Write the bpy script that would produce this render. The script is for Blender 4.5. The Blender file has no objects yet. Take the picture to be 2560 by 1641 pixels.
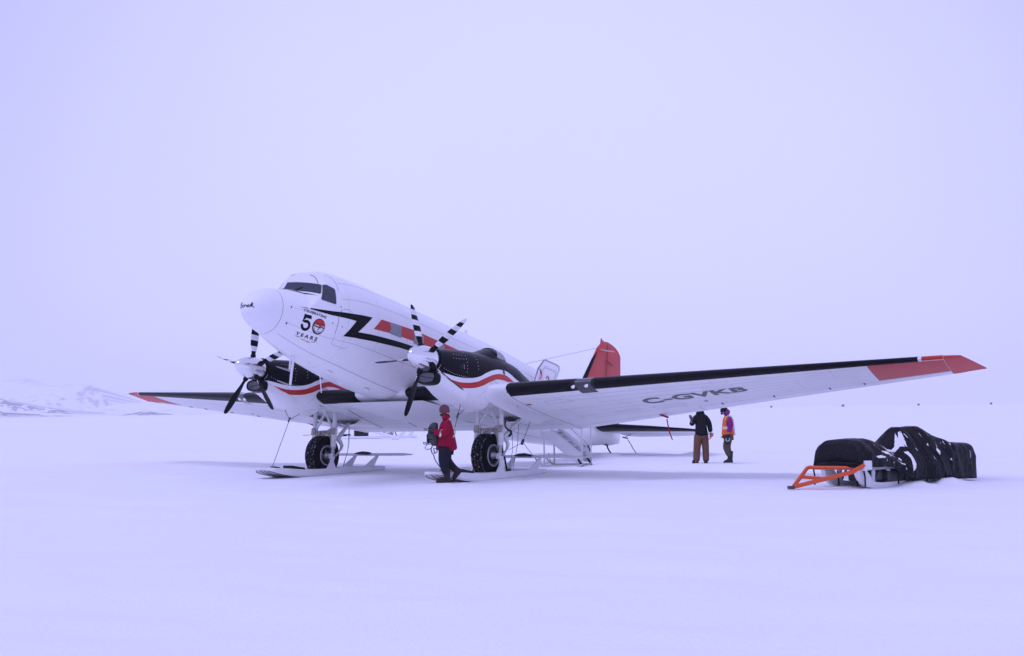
import bpy, bmesh, math, random
import numpy as np
from mathutils import Vector, Matrix, geometry

SC = bpy.context.scene
COL = SC.collection
R = math.radians
random.seed(7)
np.random.seed(7)

# ------------------------------------------------------------------ camera
F_PX, CAM_H = 2675.1, 1.769
CAM_PITCH, CAM_ROLL = R(4.375), R(-0.756)
cam_data = bpy.data.cameras.new('camera')
cam = bpy.data.objects.new('camera', cam_data)
COL.objects.link(cam)
cam_data.sensor_fit = 'HORIZONTAL'
cam_data.sensor_width = 36.0
cam_data.lens = F_PX / 2560.0 * 36.0
cam_data.clip_start = 0.1
cam_data.clip_end = 60000.0
_F = Vector((0, math.cos(CAM_PITCH), math.sin(CAM_PITCH)))
_U = Vector((0, -math.sin(CAM_PITCH), math.cos(CAM_PITCH)))
_X = Vector((1, 0, 0))
_c, _s = math.cos(CAM_ROLL), math.sin(CAM_ROLL)
_RX = _X * _c + _U * _s
_UP = _U * _c - _X * _s
cam.matrix_world = Matrix(((_RX.x, _UP.x, -_F.x, 0), (_RX.y, _UP.y, -_F.y, 0),
                           (_RX.z, _UP.z, -_F.z, CAM_H), (0, 0, 0, 1)))
SC.camera = cam

# ------------------------------------------------------------------ sky, sun, exposure
SUN_EL, SUN_AZ = R(60), R(-125)            # azimuth measured from +Y towards +X
world = bpy.data.worlds.new('World')
SC.world = world
world.use_nodes = True
wn = world.node_tree
wn.nodes.clear()
w_out = wn.nodes.new('ShaderNodeOutputWorld')
w_bg = wn.nodes.new('ShaderNodeBackground')
w_bg.inputs['Strength'].default_value = 0.1
w_sky = wn.nodes.new('ShaderNodeTexSky')
w_sky.sky_type = 'NISHITA'
w_sky.sun_disc = False
w_sky.sun_elevation = SUN_EL
w_sky.sun_rotation = SUN_AZ
w_sky.air_density = 1.0
w_sky.dust_density = 2.0
# an even overcast deck, a little brighter low over the plane
w_tc = wn.nodes.new('ShaderNodeTexCoord')
w_dot = wn.nodes.new('ShaderNodeVectorMath'); w_dot.operation = 'DOT_PRODUCT'
_gl = Vector((0.03, 1.0, 0.10)).normalized()
w_dot.inputs[1].default_value = _gl
w_nrm = wn.nodes.new('ShaderNodeVectorMath'); w_nrm.operation = 'NORMALIZE'
wn.links.new(w_tc.outputs['Generated'], w_nrm.inputs[0])
wn.links.new(w_nrm.outputs[0], w_dot.inputs[0])
w_map = wn.nodes.new('ShaderNodeMapRange')
w_map.interpolation_type = 'SMOOTHSTEP'
w_map.inputs['From Min'].default_value = 0.80
w_map.inputs['From Max'].default_value = 1.0
wn.links.new(w_dot.outputs['Value'], w_map.inputs['Value'])
w_noise = wn.nodes.new('ShaderNodeTexNoise')
w_noise.inputs['Scale'].default_value = 2.2
w_noise.inputs['Detail'].default_value = 3.0
wn.links.new(w_nrm.outputs[0], w_noise.inputs['Vector'])
w_nm = wn.nodes.new('ShaderNodeMath'); w_nm.operation = 'MULTIPLY_ADD'
w_nm.inputs[1].default_value = 0.26; w_nm.inputs[2].default_value = -0.13
wn.links.new(w_noise.outputs['Fac'], w_nm.inputs[0])
w_ad = wn.nodes.new('ShaderNodeMath'); w_ad.operation = 'ADD'; w_ad.use_clamp = True
wn.links.new(w_map.outputs['Result'], w_ad.inputs[0])
wn.links.new(w_nm.outputs[0], w_ad.inputs[1])
w_ramp = wn.nodes.new('ShaderNodeMix'); w_ramp.data_type = 'RGBA'
SKY_EDGE = (5.10, 5.15, 10.0, 1)
SKY_GLOW = (7.65, 7.75, 14.4, 1)
w_ramp.inputs[6].default_value = SKY_EDGE
w_ramp.inputs[7].default_value = SKY_GLOW
wn.links.new(w_ad.outputs[0], w_ramp.inputs[0])
w_mix = wn.nodes.new('ShaderNodeMix'); w_mix.data_type = 'RGBA'
w_mix.inputs[0].default_value = 0.94            # cloud cover over the clear sky
wn.links.new(w_sky.outputs['Color'], w_mix.inputs[6])
wn.links.new(w_ramp.outputs[2], w_mix.inputs[7])
wn.links.new(w_mix.outputs[2], w_bg.inputs['Color'])
wn.links.new(w_bg.outputs['Background'], w_out.inputs['Surface'])

sun_data = bpy.data.lights.new('sun', 'SUN')
sun_data.energy = 1.3
sun_data.angle = R(28)
sun_data.color = (0.56, 0.56, 1.0)
sun = bpy.data.objects.new('sun', sun_data)
COL.objects.link(sun)
_sd = Vector((math.sin(SUN_AZ) * math.cos(SUN_EL), math.cos(SUN_AZ) * math.cos(SUN_EL), math.sin(SUN_EL)))
sun.rotation_euler = _sd.to_track_quat('Z', 'Y').to_euler()
sun.location = _sd * 80

SC.view_settings.view_transform = 'Standard'
SC.view_settings.look = 'None'
SC.view_settings.exposure = 0.0
SC.view_settings.gamma = 1.0
SC.view_settings.use_curve_mapping = False
SC.render.engine = 'CYCLES'
SC.cycles.use_denoising = True
SC.cycles.denoiser = 'OPENIMAGEDENOISE'
HAZE_D = 0.00026
SC.cycles.max_bounces = 8
SC.cycles.volume_bounces = 2

# ------------------------------------------------------------------ materials
MATS = {}
def mat(name, col, rough=0.5, metal=0.0, coat=0.0, noise=None, bump=None, spec=0.5, trans=0.0):
    """noise = (scale, amount, second colour); bump = (scale, strength, distance)"""
    m = bpy.data.materials.new(name)
    m.use_nodes = True
    nt = m.node_tree
    b = nt.nodes['Principled BSDF']
    b.inputs['Base Color'].default_value = (*col, 1)
    b.inputs['Roughness'].default_value = rough
    b.inputs['Metallic'].default_value = metal
    b.inputs['Specular IOR Level'].default_value = spec
    b.inputs['Coat Weight'].default_value = coat
    b.inputs['Coat Roughness'].default_value = 0.15
    b.inputs['Transmission Weight'].default_value = trans
    tc = nt.nodes.new('ShaderNodeTexCoord')
    if noise:
        n = nt.nodes.new('ShaderNodeTexNoise')
        n.inputs['Scale'].default_value = noise[0]
        n.inputs['Detail'].default_value = 6
        n.inputs['Roughness'].default_value = 0.62
        nt.links.new(tc.outputs['Object'], n.inputs['Vector'])
        mr = nt.nodes.new('ShaderNodeMapRange')
        mr.inputs['From Min'].default_value = 0.38
        mr.inputs['From Max'].default_value = 0.72
        mr.inputs['To Max'].default_value = noise[1]
        nt.links.new(n.outputs['Fac'], mr.inputs['Value'])
        mx = nt.nodes.new('ShaderNodeMix'); mx.data_type = 'RGBA'
        mx.inputs[6].default_value = (*col, 1)
        mx.inputs[7].default_value = (*noise[2], 1)
        nt.links.new(mr.outputs['Result'], mx.inputs[0])
        nt.links.new(mx.outputs[2], b.inputs['Base Color'])
    if bump:
        n2 = nt.nodes.new('ShaderNodeTexNoise')
        n2.inputs['Scale'].default_value = bump[0]
        n2.inputs['Detail'].default_value = 5
        nt.links.new(tc.outputs['Object'], n2.inputs['Vector'])
        bp = nt.nodes.new('ShaderNodeBump')
        bp.inputs['Strength'].default_value = bump[1]
        bp.inputs['Distance'].default_value = bump[2]
        nt.links.new(n2.outputs['Fac'], bp.inputs['Height'])
        nt.links.new(bp.outputs['Normal'], b.inputs['Normal'])
    MATS[name] = m
    return m

WHITE = mat('white_paint', (0.87, 0.87, 0.87), 0.34, coat=0.25, noise=(0.9, 0.5, (0.79, 0.79, 0.79)), bump=(1.6, 0.12, 0.02))
WING_W = mat('wing_white_paint', (0.86, 0.86, 0.86), 0.42, noise=(1.3, 0.55, (0.74, 0.74, 0.74)), bump=(2.2, 0.15, 0.02))
RADOME = mat('radome_white', (0.86, 0.86, 0.87), 0.6, noise=(1.5, 0.3, (0.80, 0.80, 0.81)))
BLACK = mat('black_paint', (0.005, 0.005, 0.007), 0.34, spec=0.10, noise=(3.0, 0.35, (0.009, 0.009, 0.011)))
BOOT = mat('black_rubber_boot', (0.005, 0.005, 0.007), 0.42, spec=0.10, noise=(2.5, 0.4, (0.010, 0.010, 0.012)))
RED = mat('red_paint', (0.53, 0.022, 0.012), 0.36, noise=(1.2, 0.4, (0.45, 0.025, 0.015)))
TAILRED = mat('weathered_red_paint', (0.56, 0.042, 0.032), 0.5, noise=(1.6, 0.5, (0.50, 0.06, 0.05)))
SEAM = mat('seam_grey', (0.40, 0.40, 0.42), 0.6)  # plain mid-grey for skin seams, window frames and the door seal
DSEAM = mat('dark_gap', (0.06, 0.06, 0.065), 0.6)
GREYLET = mat('grey_lettering', (0.10, 0.10, 0.105), 0.5)
CHROME = mat('polished_aluminium', (0.84, 0.84, 0.85), 0.20, metal=1.0, bump=(6, 0.25, 0.03))
STEEL = mat('bare_steel', (0.42, 0.42, 0.43), 0.35, metal=0.8, noise=(9, 0.5, (0.25, 0.25, 0.26)))
GEARW = mat('gear_white', (0.76, 0.76, 0.75), 0.45, noise=(7, 0.7, (0.50, 0.49, 0.46)))
GRIME = mat('grimy_truss', (0.42, 0.39, 0.34), 0.6, noise=(11, 0.9, (0.16, 0.13, 0.10)))
RUBBER = mat('tyre_rubber', (0.004, 0.004, 0.005), 0.8, spec=0.1, bump=(30, 0.3, 0.01))
WELL = mat('wheel_well_primer', (0.22, 0.20, 0.16), 0.7, noise=(5, 0.8, (0.10, 0.09, 0.07)))
INTAKE = mat('intake_interior', (0.27, 0.27, 0.28), 0.5, noise=(12, .8, (.12, .12, .125)))
GLASS = mat('dark_glass', (0.030, 0.036, 0.055), 0.07, spec=0.6, noise=(3.5, 0.6, (0.055, 0.065, 0.095)))
CABWIN = mat('frosted_cabin_window', (0.23, 0.25, 0.28), 0.28, noise=(6, 0.5, (0.30, 0.32, 0.35)))
HOSE = mat('black_hose', (0.008, 0.008, 0.009), 0.55, spec=0.25)
CABLE = mat('steel_cable', (0.10, 0.10, 0.10), 0.5, metal=0.3)
YELLOW = mat('yellow_paint', (0.60, 0.43, 0.03), 0.5)
SKIW = mat('ski_white', (0.84, 0.84, 0.85), 0.5, noise=(4, 0.6, (0.72, 0.72, 0.74)))
SKIB = mat('ski_sole_grey', (0.66, 0.66, 0.68), 0.5, noise=(5, 0.6, (0.50, 0.50, 0.52)))
LENS = mat('lamp_lens', (0.045, 0.047, 0.055), 0.10, spec=0.5, coat=0.2)
LAMPW = mat('lamp_reflector', (0.85, 0.85, 0.85), 0.15, metal=0.6)

# tyre tread packed with snow in patches
TREAD = mat('snowy_tread', (0.005, 0.005, 0.006), 0.8, spec=0.1)
_nt = TREAD.node_tree; _b = _nt.nodes['Principled BSDF']
_tc = _nt.nodes.new('ShaderNodeTexCoord')
_n = _nt.nodes.new('ShaderNodeTexNoise'); _n.inputs['Scale'].default_value = 19; _n.inputs['Detail'].default_value = 5
_nt.links.new(_tc.outputs['Object'], _n.inputs['Vector'])
_mr = _nt.nodes.new('ShaderNodeMapRange'); _mr.inputs['From Min'].default_value = .52; _mr.inputs['From Max'].default_value = .72; _mr.inputs['To Max'].default_value = .40
_nt.links.new(_n.outputs['Fac'], _mr.inputs['Value'])
_mx = _nt.nodes.new('ShaderNodeMix'); _mx.data_type = 'RGBA'; _mx.inputs[6].default_value = (.006, .006, .007, 1); _mx.inputs[7].default_value = (.75, .75, .76, 1)
_nt.links.new(_mr.outputs['Result'], _mx.inputs[0]); _nt.links.new(_mx.outputs[2], _b.inputs['Base Color'])

# ------------------------------------------------------------------ mesh helpers
class MB:
    """collects shapes that become one mesh object"""
    def __init__(self):
        self.v, self.f, self.m = [], [], []
    def add(self, verts, faces, mi=0):
        o = len(self.v)
        self.v += [tuple(map(float, p)) for p in verts]
        self.f += [tuple(i + o for i in f) for f in faces]
        self.m += [mi] * len(faces)
        return self
    def loft(self, rings, closed=True, cap0=True, cap1=True, mi=0):
        n = len(rings[0])
        fs = []
        for i in range(len(rings) - 1):
            for j in range(n if closed else n - 1):
                k = (j + 1) % n
                fs.append((i * n + j, i * n + k, (i + 1) * n + k, (i + 1) * n + j))
        if closed and cap0: fs.append(tuple(range(n - 1, -1, -1)))
        if closed and cap1: fs.append(tuple((len(rings) - 1) * n + j for j in range(n)))
        return self.add([p for r in rings for p in r], fs, mi)
    def tube(self, path, r, seg=10, mi=0, caps=True):
        P = [Vector(p) for p in path]
        rad = r if isinstance(r, (list, tuple)) else [r] * len(P)
        rings = []
        up = None
        for i, p in enumerate(P):
            t = (P[min(i + 1, len(P) - 1)] - P[max(i - 1, 0)]).normalized()
            if up is None:
                up = Vector((0, 0, 1)) if abs(t.z) < 0.9 else Vector((1, 0, 0))
            a = (up - t * up.dot(t)).normalized()
            up = a
            b = t.cross(a)
            rings.append([p + (a * math.cos(2 * math.pi * k / seg) + b * math.sin(2 * math.pi * k / seg)) * rad[i] for k in range(seg)])
        return self.loft(rings, True, caps, caps, mi)
    def box(self, c, sx, sy, sz, ax=None, mi=0):
        c = Vector(c)
        X, Y, Z = ax if ax else (Vector((1, 0, 0)), Vector((0, 1, 0)), Vector((0, 0, 1)))
        vs = [c + X * (sx / 2 * a) + Y * (sy / 2 * b) + Z * (sz / 2 * d) for a in (-1, 1) for b in (-1, 1) for d in (-1, 1)]
        return self.add(vs, [(0, 1, 3, 2), (4, 6, 7, 5), (0, 4, 5, 1), (2, 3, 7, 6), (0, 2, 6, 4), (1, 5, 7, 3)], mi)
    def bar(self, p, q, w, h, up=(0, 0, 1), mi=0):
        p, q = Vector(p), Vector(q)
        X = (q - p); L = X.length; X.normalize()
        Z = Vector(up); Z = (Z - X * Z.dot(X)).normalized()
        return self.box((p + q) / 2, L, w, h, (X, Z.cross(X), Z), mi)
    def prism(self, poly, d, mi=0):
        """closed polygon of 3-D points extruded by the vector d"""
        n = len(poly); d = Vector(d)
        a = [Vector(p) for p in poly]
        return self.add(a + [p + d for p in a],
                        [tuple(range(n - 1, -1, -1)), tuple(range(n, 2 * n))] + [(i, (i + 1) % n, n + (i + 1) % n, n + i) for i in range(n)], mi)
    def lathe(self, prof, c, axis, seg=32, mi=0, close=False):
        """prof = [(along axis, radius)]"""
        c = Vector(c); t = Vector(axis).normalized()
        u = Vector((0, 0, 1)) if abs(t.z) < 0.9 else Vector((1, 0, 0))
        a = (u - t * u.dot(t)).normalized(); b = t.cross(a)
        rings = [[c + t * h + (a * math.cos(2 * math.pi * k / seg) + b * math.sin(2 * math.pi * k / seg)) * max(r, 1e-4) for k in range(seg)] for h, r in prof]
        if close: rings.append(rings[0])
        return self.loft(rings, True, not close, not close, mi)
    def ball(self, c, rx, ry=None, rz=None, seg=16, mi=0):
        ry = ry or rx; rz = rz or rx
        n = max(6, seg // 2)
        rings = []
        for i in range(n + 1):
            a = math.pi * (i + 0.02 if i == 0 else (i - 0.02 if i == n else i)) / n
            rings.append([(c[0] + rx * math.sin(a) * math.cos(2 * math.pi * k / seg), c[1] + ry * math.sin(a) * math.sin(2 * math.pi * k / seg), c[2] + rz * math.cos(a)) for k in range(seg)])
        return self.loft(rings, True, True, True, mi)
    def build(self, name, mats, parent=None, smooth=35, recalc=True, bevel=0):
        me = bpy.data.meshes.new(name)
        me.from_pydata(self.v, [], self.f)
        for m in (mats if isinstance(mats, (list, tuple)) else [mats]):
            me.materials.append(m)
        me.polygons.foreach_set('material_index', self.m)
        if recalc:
            bm = bmesh.new(); bm.from_mesh(me)
            bmesh.ops.recalc_face_normals(bm, faces=bm.faces)
            bm.to_mesh(me); bm.free()
        if smooth:
            me.polygons.foreach_set('use_smooth', [True] * len(me.polygons))
            me.set_sharp_from_angle(angle=R(smooth))
        me.update()
        o = bpy.data.objects.new(name, me)
        COL.objects.link(o)
        if parent: o.parent = parent
        if bevel:
            bv = o.modifiers.new('bevel', 'BEVEL'); bv.width = bevel; bv.segments = 2; bv.limit_method = 'ANGLE'
        return o

def empty(name, loc=(0, 0, 0), rz=0.0):
    o = bpy.data.objects.new(name, None)
    COL.objects.link(o)
    o.location = loc; o.rotation_euler = (0, 0, rz)
    return o
def tag(o, label, cat, group=None):
    o['label'] = label; o['category'] = cat
    if group: o['group'] = group
    return o

def vnoise(seed, n=64):
    r = np.random.RandomState(seed); g = r.rand(n, n)
    def f(x, y):
        xi = np.floor(x).astype(int); yi = np.floor(y).astype(int); fx = x - xi; fy = y - yi
        fx = fx * fx * (3 - 2 * fx); fy = fy * fy * (3 - 2 * fy)
        a = g[xi % n, yi % n]; b = g[(xi + 1) % n, yi % n]; c = g[xi % n, (yi + 1) % n]; d = g[(xi + 1) % n, (yi + 1) % n]
        return (a * (1 - fx) + b * fx) * (1 - fy) + (c * (1 - fx) + d * fx) * fy - .5
    return f

def pchip(xs, ys):
    xs = np.asarray(xs, float); ys = np.asarray(ys, float)
    h = np.diff(xs); d = np.diff(ys) / h
    m = np.zeros_like(ys)
    for i in range(1, len(xs) - 1):
        if d[i - 1] * d[i] > 0:
            w1, w2 = 2 * h[i] + h[i - 1], h[i] + 2 * h[i - 1]
            m[i] = (w1 + w2) / (w1 / d[i - 1] + w2 / d[i])
    m[0], m[-1] = d[0], d[-1]
    def f(x):
        x = np.clip(np.asarray(x, float), xs[0], xs[-1])
        i = np.clip(np.searchsorted(xs, x) - 1, 0, len(xs) - 2)
        t = (x - xs[i]) / h[i]
        return ((2 * t**3 - 3 * t**2 + 1) * ys[i] + (t**3 - 2 * t**2 + t) * h[i] * m[i]
                + (-2 * t**3 + 3 * t**2) * ys[i + 1] + (t**3 - t**2) * h[i] * m[i + 1])
    return f
# ------------------------------------------------------------------ shapes of the aeroplane
# body coordinates: x aft of the nose tip, y to port, z up (metres)
# GEO-BEGIN
NX0 = .14                                    # nose tip
_fx = [.14, .16, .205, .28, .36, .51, .7, .86, 1.2, 1.6, 2, 2.5, 3, 3.7, 4.5, 6.5, 9, 12, 15, 17.5, 19, 20.3]
_fr = [math.sqrt(v - NX0) for v in _fx]
F_zt = pchip(_fr, [-.02, .10, .20, .29, .365, .455, .53, .57, .655, .76, .89, 1.1, 1.27, 1.36, 1.385, 1.31, 1.245, 1.11, .79, .47, .2, -.04])
F_zb = pchip(_fr, [-.02, -.13, -.21, -.275, -.34, -.425, -.50, -.54, -.655, -.765, -.87, -.98, -1.07, -1.17, -1.25, -1.36, -1.45, -1.48, -1.3, -.99, -.75, -.55])
F_hw = pchip(_fr, [.0, .13, .215, .29, .355, .43, .49, .535, .66, .80, .92, 1.02, 1.09, 1.16, 1.21, 1.225, 1.2, 1.03, .76, .46, .28, .08])
C_zt = pchip([1.0, 1.17, 1.4, 1.6, 1.92, 2.43, 3.0, 3.7, 4.5], [.6, .80, 1.00, 1.11, 1.265, 1.395, 1.415, 1.41, 1.36])
WS_P = (1.17, 0.0, 0.655)
WS_N = (.231, -.196, -.171)
def fus_r(x, th):
    s = np.sqrt(np.maximum(x - NX0, 0))
    zt, zb, hw = F_zt(s), F_zb(s), np.maximum(F_hw(s), 1e-3)
    zp = (zt + zb) / 2
    b = np.maximum((zt - zb) / 2, 1e-3)
    c, sn = np.cos(th), np.sin(th)
    n = 2.0 + 0.25 * np.clip((x - 1.5) / 3, 0, 1)
    r = (np.abs(c / hw)**n + np.abs(sn / b)**n) ** (-1 / n)
    # flight deck hump with its two flat, swept windscreens
    bc = np.maximum(C_zt(x) - zp, 1e-3)
    nc = 2.45 - 0.2 * np.clip((x - 2.4) / 1.6, 0, 1)
    rc = (np.abs(c / hw)**nc + np.abs(np.maximum(sn, 0) / bc)**nc) ** (-1 / nc)
    den = -(WS_N[1] * np.abs(c) + WS_N[2] * sn)
    num = WS_N[0] * (x - WS_P[0]) + WS_N[2] * (zp - WS_P[2])
    rp = np.where(den > 1e-4, num / np.maximum(den, 1e-4), 9.0)
    cab = np.where((sn > 0) & (x > 1.0) & (x < 4.5), np.minimum(rc, rp), 0)
    return np.maximum(r, cab), zp
def FS(x, th, off=0.0):
    x = np.asarray(x, float); th = np.asarray(th, float)
    def p(x, th):
        r, zp = fus_r(x, th)
        return np.stack(np.broadcast_arrays(x, r * np.cos(th), zp + r * np.sin(th)), -1)
    P = p(x, th)
    if off:
        e = 2e-3
        a = p(x + e, th) - p(x - e, th); b = p(x, th + e) - p(x, th - e)
        n = np.cross(b, a); n /= np.maximum(np.linalg.norm(n, axis=-1, keepdims=True), 1e-9)
        o = P.copy(); o[..., 0] = 0; o[..., 2] -= fus_r(x, th)[1]
        n *= np.sign(np.sum(n * o, -1, keepdims=True) + 1e-12)
        P = P + n * off
    return P

NAC_Y = 2.815
NAC_DX, NAC_DZ = -.07, -.015                   # where the engine and leg stand against the table below
_nx = [3.74, 3.95, 4.3, 4.8, 5.3, 5.8, 6.4, 7.0, 7.6, 8.2, 8.8, 9.6]
N_zt = pchip(_nx, [-.44, -.39, -.33, -.25, -.19, -.14, -.10, -.13, -.27, -.45, -.70, -1.22])
N_zb = pchip(_nx, [-1.03, -1.22, -1.42, -1.56, -1.64, -1.68, -1.69, -1.68, -1.64, -1.58, -1.52, -1.44])
N_hw = pchip(_nx, [.315, .36, .44, .53, .60, .645, .665, .66, .62, .53, .38, .08])
def NS(x, th, off=0.0, side=1):
    x = np.asarray(x, float); th = np.asarray(th, float)
    def p(x, th):
        zt, zb, a = N_zt(x), N_zb(x), N_hw(x)
        # hump over the exhaust, high on the cowl
        zc = (zt + zb) / 2 - .04; b = np.where(np.sin(th) > 0, zt - zc, zc - zb)
        n = 2.25
        c, s = np.cos(th), np.sin(th)
        r = (np.abs(c / a)**n + np.abs(s / b)**n) ** (-1 / n)
        return np.stack(np.broadcast_arrays(x, NAC_Y + r * c, zc + r * s), -1)
    P = p(x, th)
    if off:
        e = 2e-3
        a = p(x + e, th) - p(x - e, th); b = p(x, th + e) - p(x, th - e)
        n = np.cross(b, a); n /= np.maximum(np.linalg.norm(n, axis=-1, keepdims=True), 1e-9)
        o = P.copy(); o[..., 0] = 0; o[..., 1] -= NAC_Y; o[..., 2] -= ((N_zt(x) + N_zb(x)) / 2 - .04)
        n *= np.sign(np.sum(n * o, -1, keepdims=True) + 1e-12)
        P = P + n * off
    P[..., 0] += NAC_DX; P[..., 1] *= side; P[..., 2] += NAC_DZ
    return P

# wing: y, x of leading edge, x of trailing edge, z of leading edge, z of trailing edge, thickness ratio
W_ST = [(0.0, 5.36, 9.76, -1.15, -1.54, .118), (3.85, 5.36, 9.76, -1.15, -1.54, .118), (13.75, 8.50, 9.90, -.19, -.33, .105)]
def wing_st(y):
    for a, b in zip(W_ST, W_ST[1:]):
        if y <= b[0] + 1e-9 or b is W_ST[-1]:
            t = (y - a[0]) / (b[0] - a[0])
            return [a[i] + (b[i] - a[i]) * t for i in range(1, 6)]
def foil(c, t):
    """half thickness and camber of the section at chord fraction c"""
    yt = 5 * t * (.2969 * math.sqrt(max(c, 0)) - .1260 * c - .3516 * c * c + .2843 * c**3 - .1015 * c**4)
    m, p = .02, .30
    yc = m / p**2 * (2 * p * c - c * c) if c < p else m / (1 - p)**2 * (1 - 2 * p + 2 * p * c - c * c)
    return yt, yc
def WP(y, c, up, off=0.0, st=None):
    """point on the wing: up = +1 upper, -1 lower; c = chord fraction"""
    xl, xt, zl, zt, t = st or wing_st(abs(y))
    ch = xt - xl
    def q(c):
        yt, yc = foil(c, t)
        return xl + c * ch, (zl + (zt - zl) * c) + (yc + up * yt) * ch
    x, z = q(c)
    if off:
        e = .004
        x0, z0 = q(max(c - e, 0)); x1, z1 = q(min(c + e, 1))
        dx, dz = x1 - x0, z1 - z0
        if c < .003: nx, nz = -1, 0
        else:
            L = math.hypot(dx, dz); nx, nz = -dz / L * up, dx / L * up
        x += nx * off; z += nz * off
    return (x, y, z)
# GEO-END
AO = (6.4, 0.0, -3.2814)                       # the aeroplane's origin: on the snow between the main wheels
def L(p):
    return (p[0] - AO[0], -p[1], p[2] - AO[2])
def LL(ps):
    return [L(p) for p in ps]
# ------------------------------------------------------------------ ground, first version (see 50_ground)
# ------------------------------------------------------------------ aeroplane
A_ROT = Matrix(((0.50689136, -0.8587426, 0.07498197), (0.84602519, 0.51227986, 0.14768452), (-0.16523474, -0.01142337, 0.98618811)))
A_POS = Vector((-6.21264555, 24.44575637, 4.29356027)) + A_ROT @ Vector((AO[0], 0, AO[2]))
plane = empty('ski_aeroplane')
plane.matrix_world = Matrix.Translation(A_POS) @ A_ROT.to_4x4()
tag(plane, 'white twin propeller ski aeroplane with black lightning stripe and red tail standing on snow', 'aeroplane')

TH = np.linspace(0, 2 * math.pi, 145)[:-1]
def fus_rings(xs, off=0.0):
    return [[L(p) for p in FS(np.full_like(TH, x), TH, off)] for x in xs]
RADX = 0.82
fus = MB().loft(fus_rings(np.concatenate([np.linspace(RADX, 2.6, 88), np.linspace(2.7, 20.3, 150)]))).build('fuselage', WHITE, plane, smooth=22)
nose = MB().loft(fus_rings([NX0 + .0002] + list(NX0 + np.linspace(.05, math.sqrt(RADX - NX0 - .006), 34)**2), .006)).build('nose_cone', RADOME, plane)

# ---- flat sheets that follow a surface: a polygon in (x, angle) is meshed and laid on the skin
def sheet(name, poly, fn, m, parent, off=.004, step=.06, rad=1.0, holes=()):
    """poly: [(x, angle)]"""
    def dens(pl):
        out = []
        for (a, b) in zip(pl, pl[1:] + pl[:1]):
            d = math.hypot(b[0] - a[0], (b[1] - a[1]) * rad)
            n = max(1, int(d / step))
            out += [(a[0] + (b[0] - a[0]) * i / n, (a[1] + (b[1] - a[1]) * i / n) * rad) for i in range(n)]
        return out
    vs, es = [], []
    for pl in [list(poly)] + [list(h) for h in holes]:
        d = dens(pl); o = len(vs)
        vs += d; es += [(o + i, o + (i + 1) % len(d)) for i in range(len(d))]
    nb = len(vs)
    xs = [v[0] for v in vs]; ys = [v[1] for v in vs]
    def inside(p):
        r = False
        for a, b in es:
            (x1, y1), (x2, y2) = vs[a], vs[b]
            if (y1 > p[1]) != (y2 > p[1]) and p[0] < (x2 - x1) * (p[1] - y1) / (y2 - y1) + x1: r = not r
        return r
    def near(p):
        return min((p[0] - v[0])**2 + (p[1] - v[1])**2 for v in vs[:nb]) < (step * .45)**2
    gx = np.arange(min(xs) + step / 2, max(xs), step); gy = np.arange(min(ys) + step / 2, max(ys), step)
    if len(gx) * len(gy) < 4000:
        for x in gx:
            for y in gy:
                if inside((x, y)) and not near((x, y)): vs.append((float(x), float(y)))
    V, E_, F, *_ = geometry.delaunay_2d_cdt([Vector(v) for v in vs], es, [], 1, 1e-5)
    if holes:
        F = [f for f in F if inside(tuple(sum((V[i] for i in f), Vector((0, 0))) / len(f)))]
    P = fn(np.array([v.x for v in V]), np.array([v.y / rad for v in V]), off)
    return MB().add([L(p) for p in P], [tuple(f) for f in F]).build(name, m, parent, smooth=60, recalc=True)
def strip(name, line, w, fn, m, parent, off=.003, rad=1.0):
    """thin line of width w along [(x, angle)] on a surface"""
    mb = MB(); strip_add(mb, line, w, fn, off, rad)
    return mb.build(name, m, parent, smooth=60)
def strip_add(mb, line, w, fn, off=.003, rad=1.0, step=.12):
    pts = []
    for a, b in zip(line, line[1:]):
        n = max(1, int(math.hypot(b[0] - a[0], (b[1] - a[1]) * rad) / step))
        pts += [(a[0] + (b[0] - a[0]) * i / n, a[1] + (b[1] - a[1]) * i / n) for i in range(n)]
    pts.append(line[-1])
    l, r = [], []
    for i, p in enumerate(pts):
        q0, q1 = pts[max(i - 1, 0)], pts[min(i + 1, len(pts) - 1)]
        dx, dy = q1[0] - q0[0], (q1[1] - q0[1]) * rad
        d = math.hypot(dx, dy) or 1
        nx, ny = -dy / d * w / 2, dx / d * w / 2
        l.append((p[0] + nx, p[1] + ny / rad)); r.append((p[0] - nx, p[1] - ny / rad))
    A = fn(np.array([q[0] for q in l]), np.array([q[1] for q in l]), off)
    B = fn(np.array([q[0] for q in r]), np.array([q[1] for q in r]), off)
    mb.loft([[L(a), L(b)] for a, b in zip(A, B)], closed=False)
def mir(poly):                    # to the starboard side of a body
    return [(x, math.pi - t) for x, t in poly]

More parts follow.
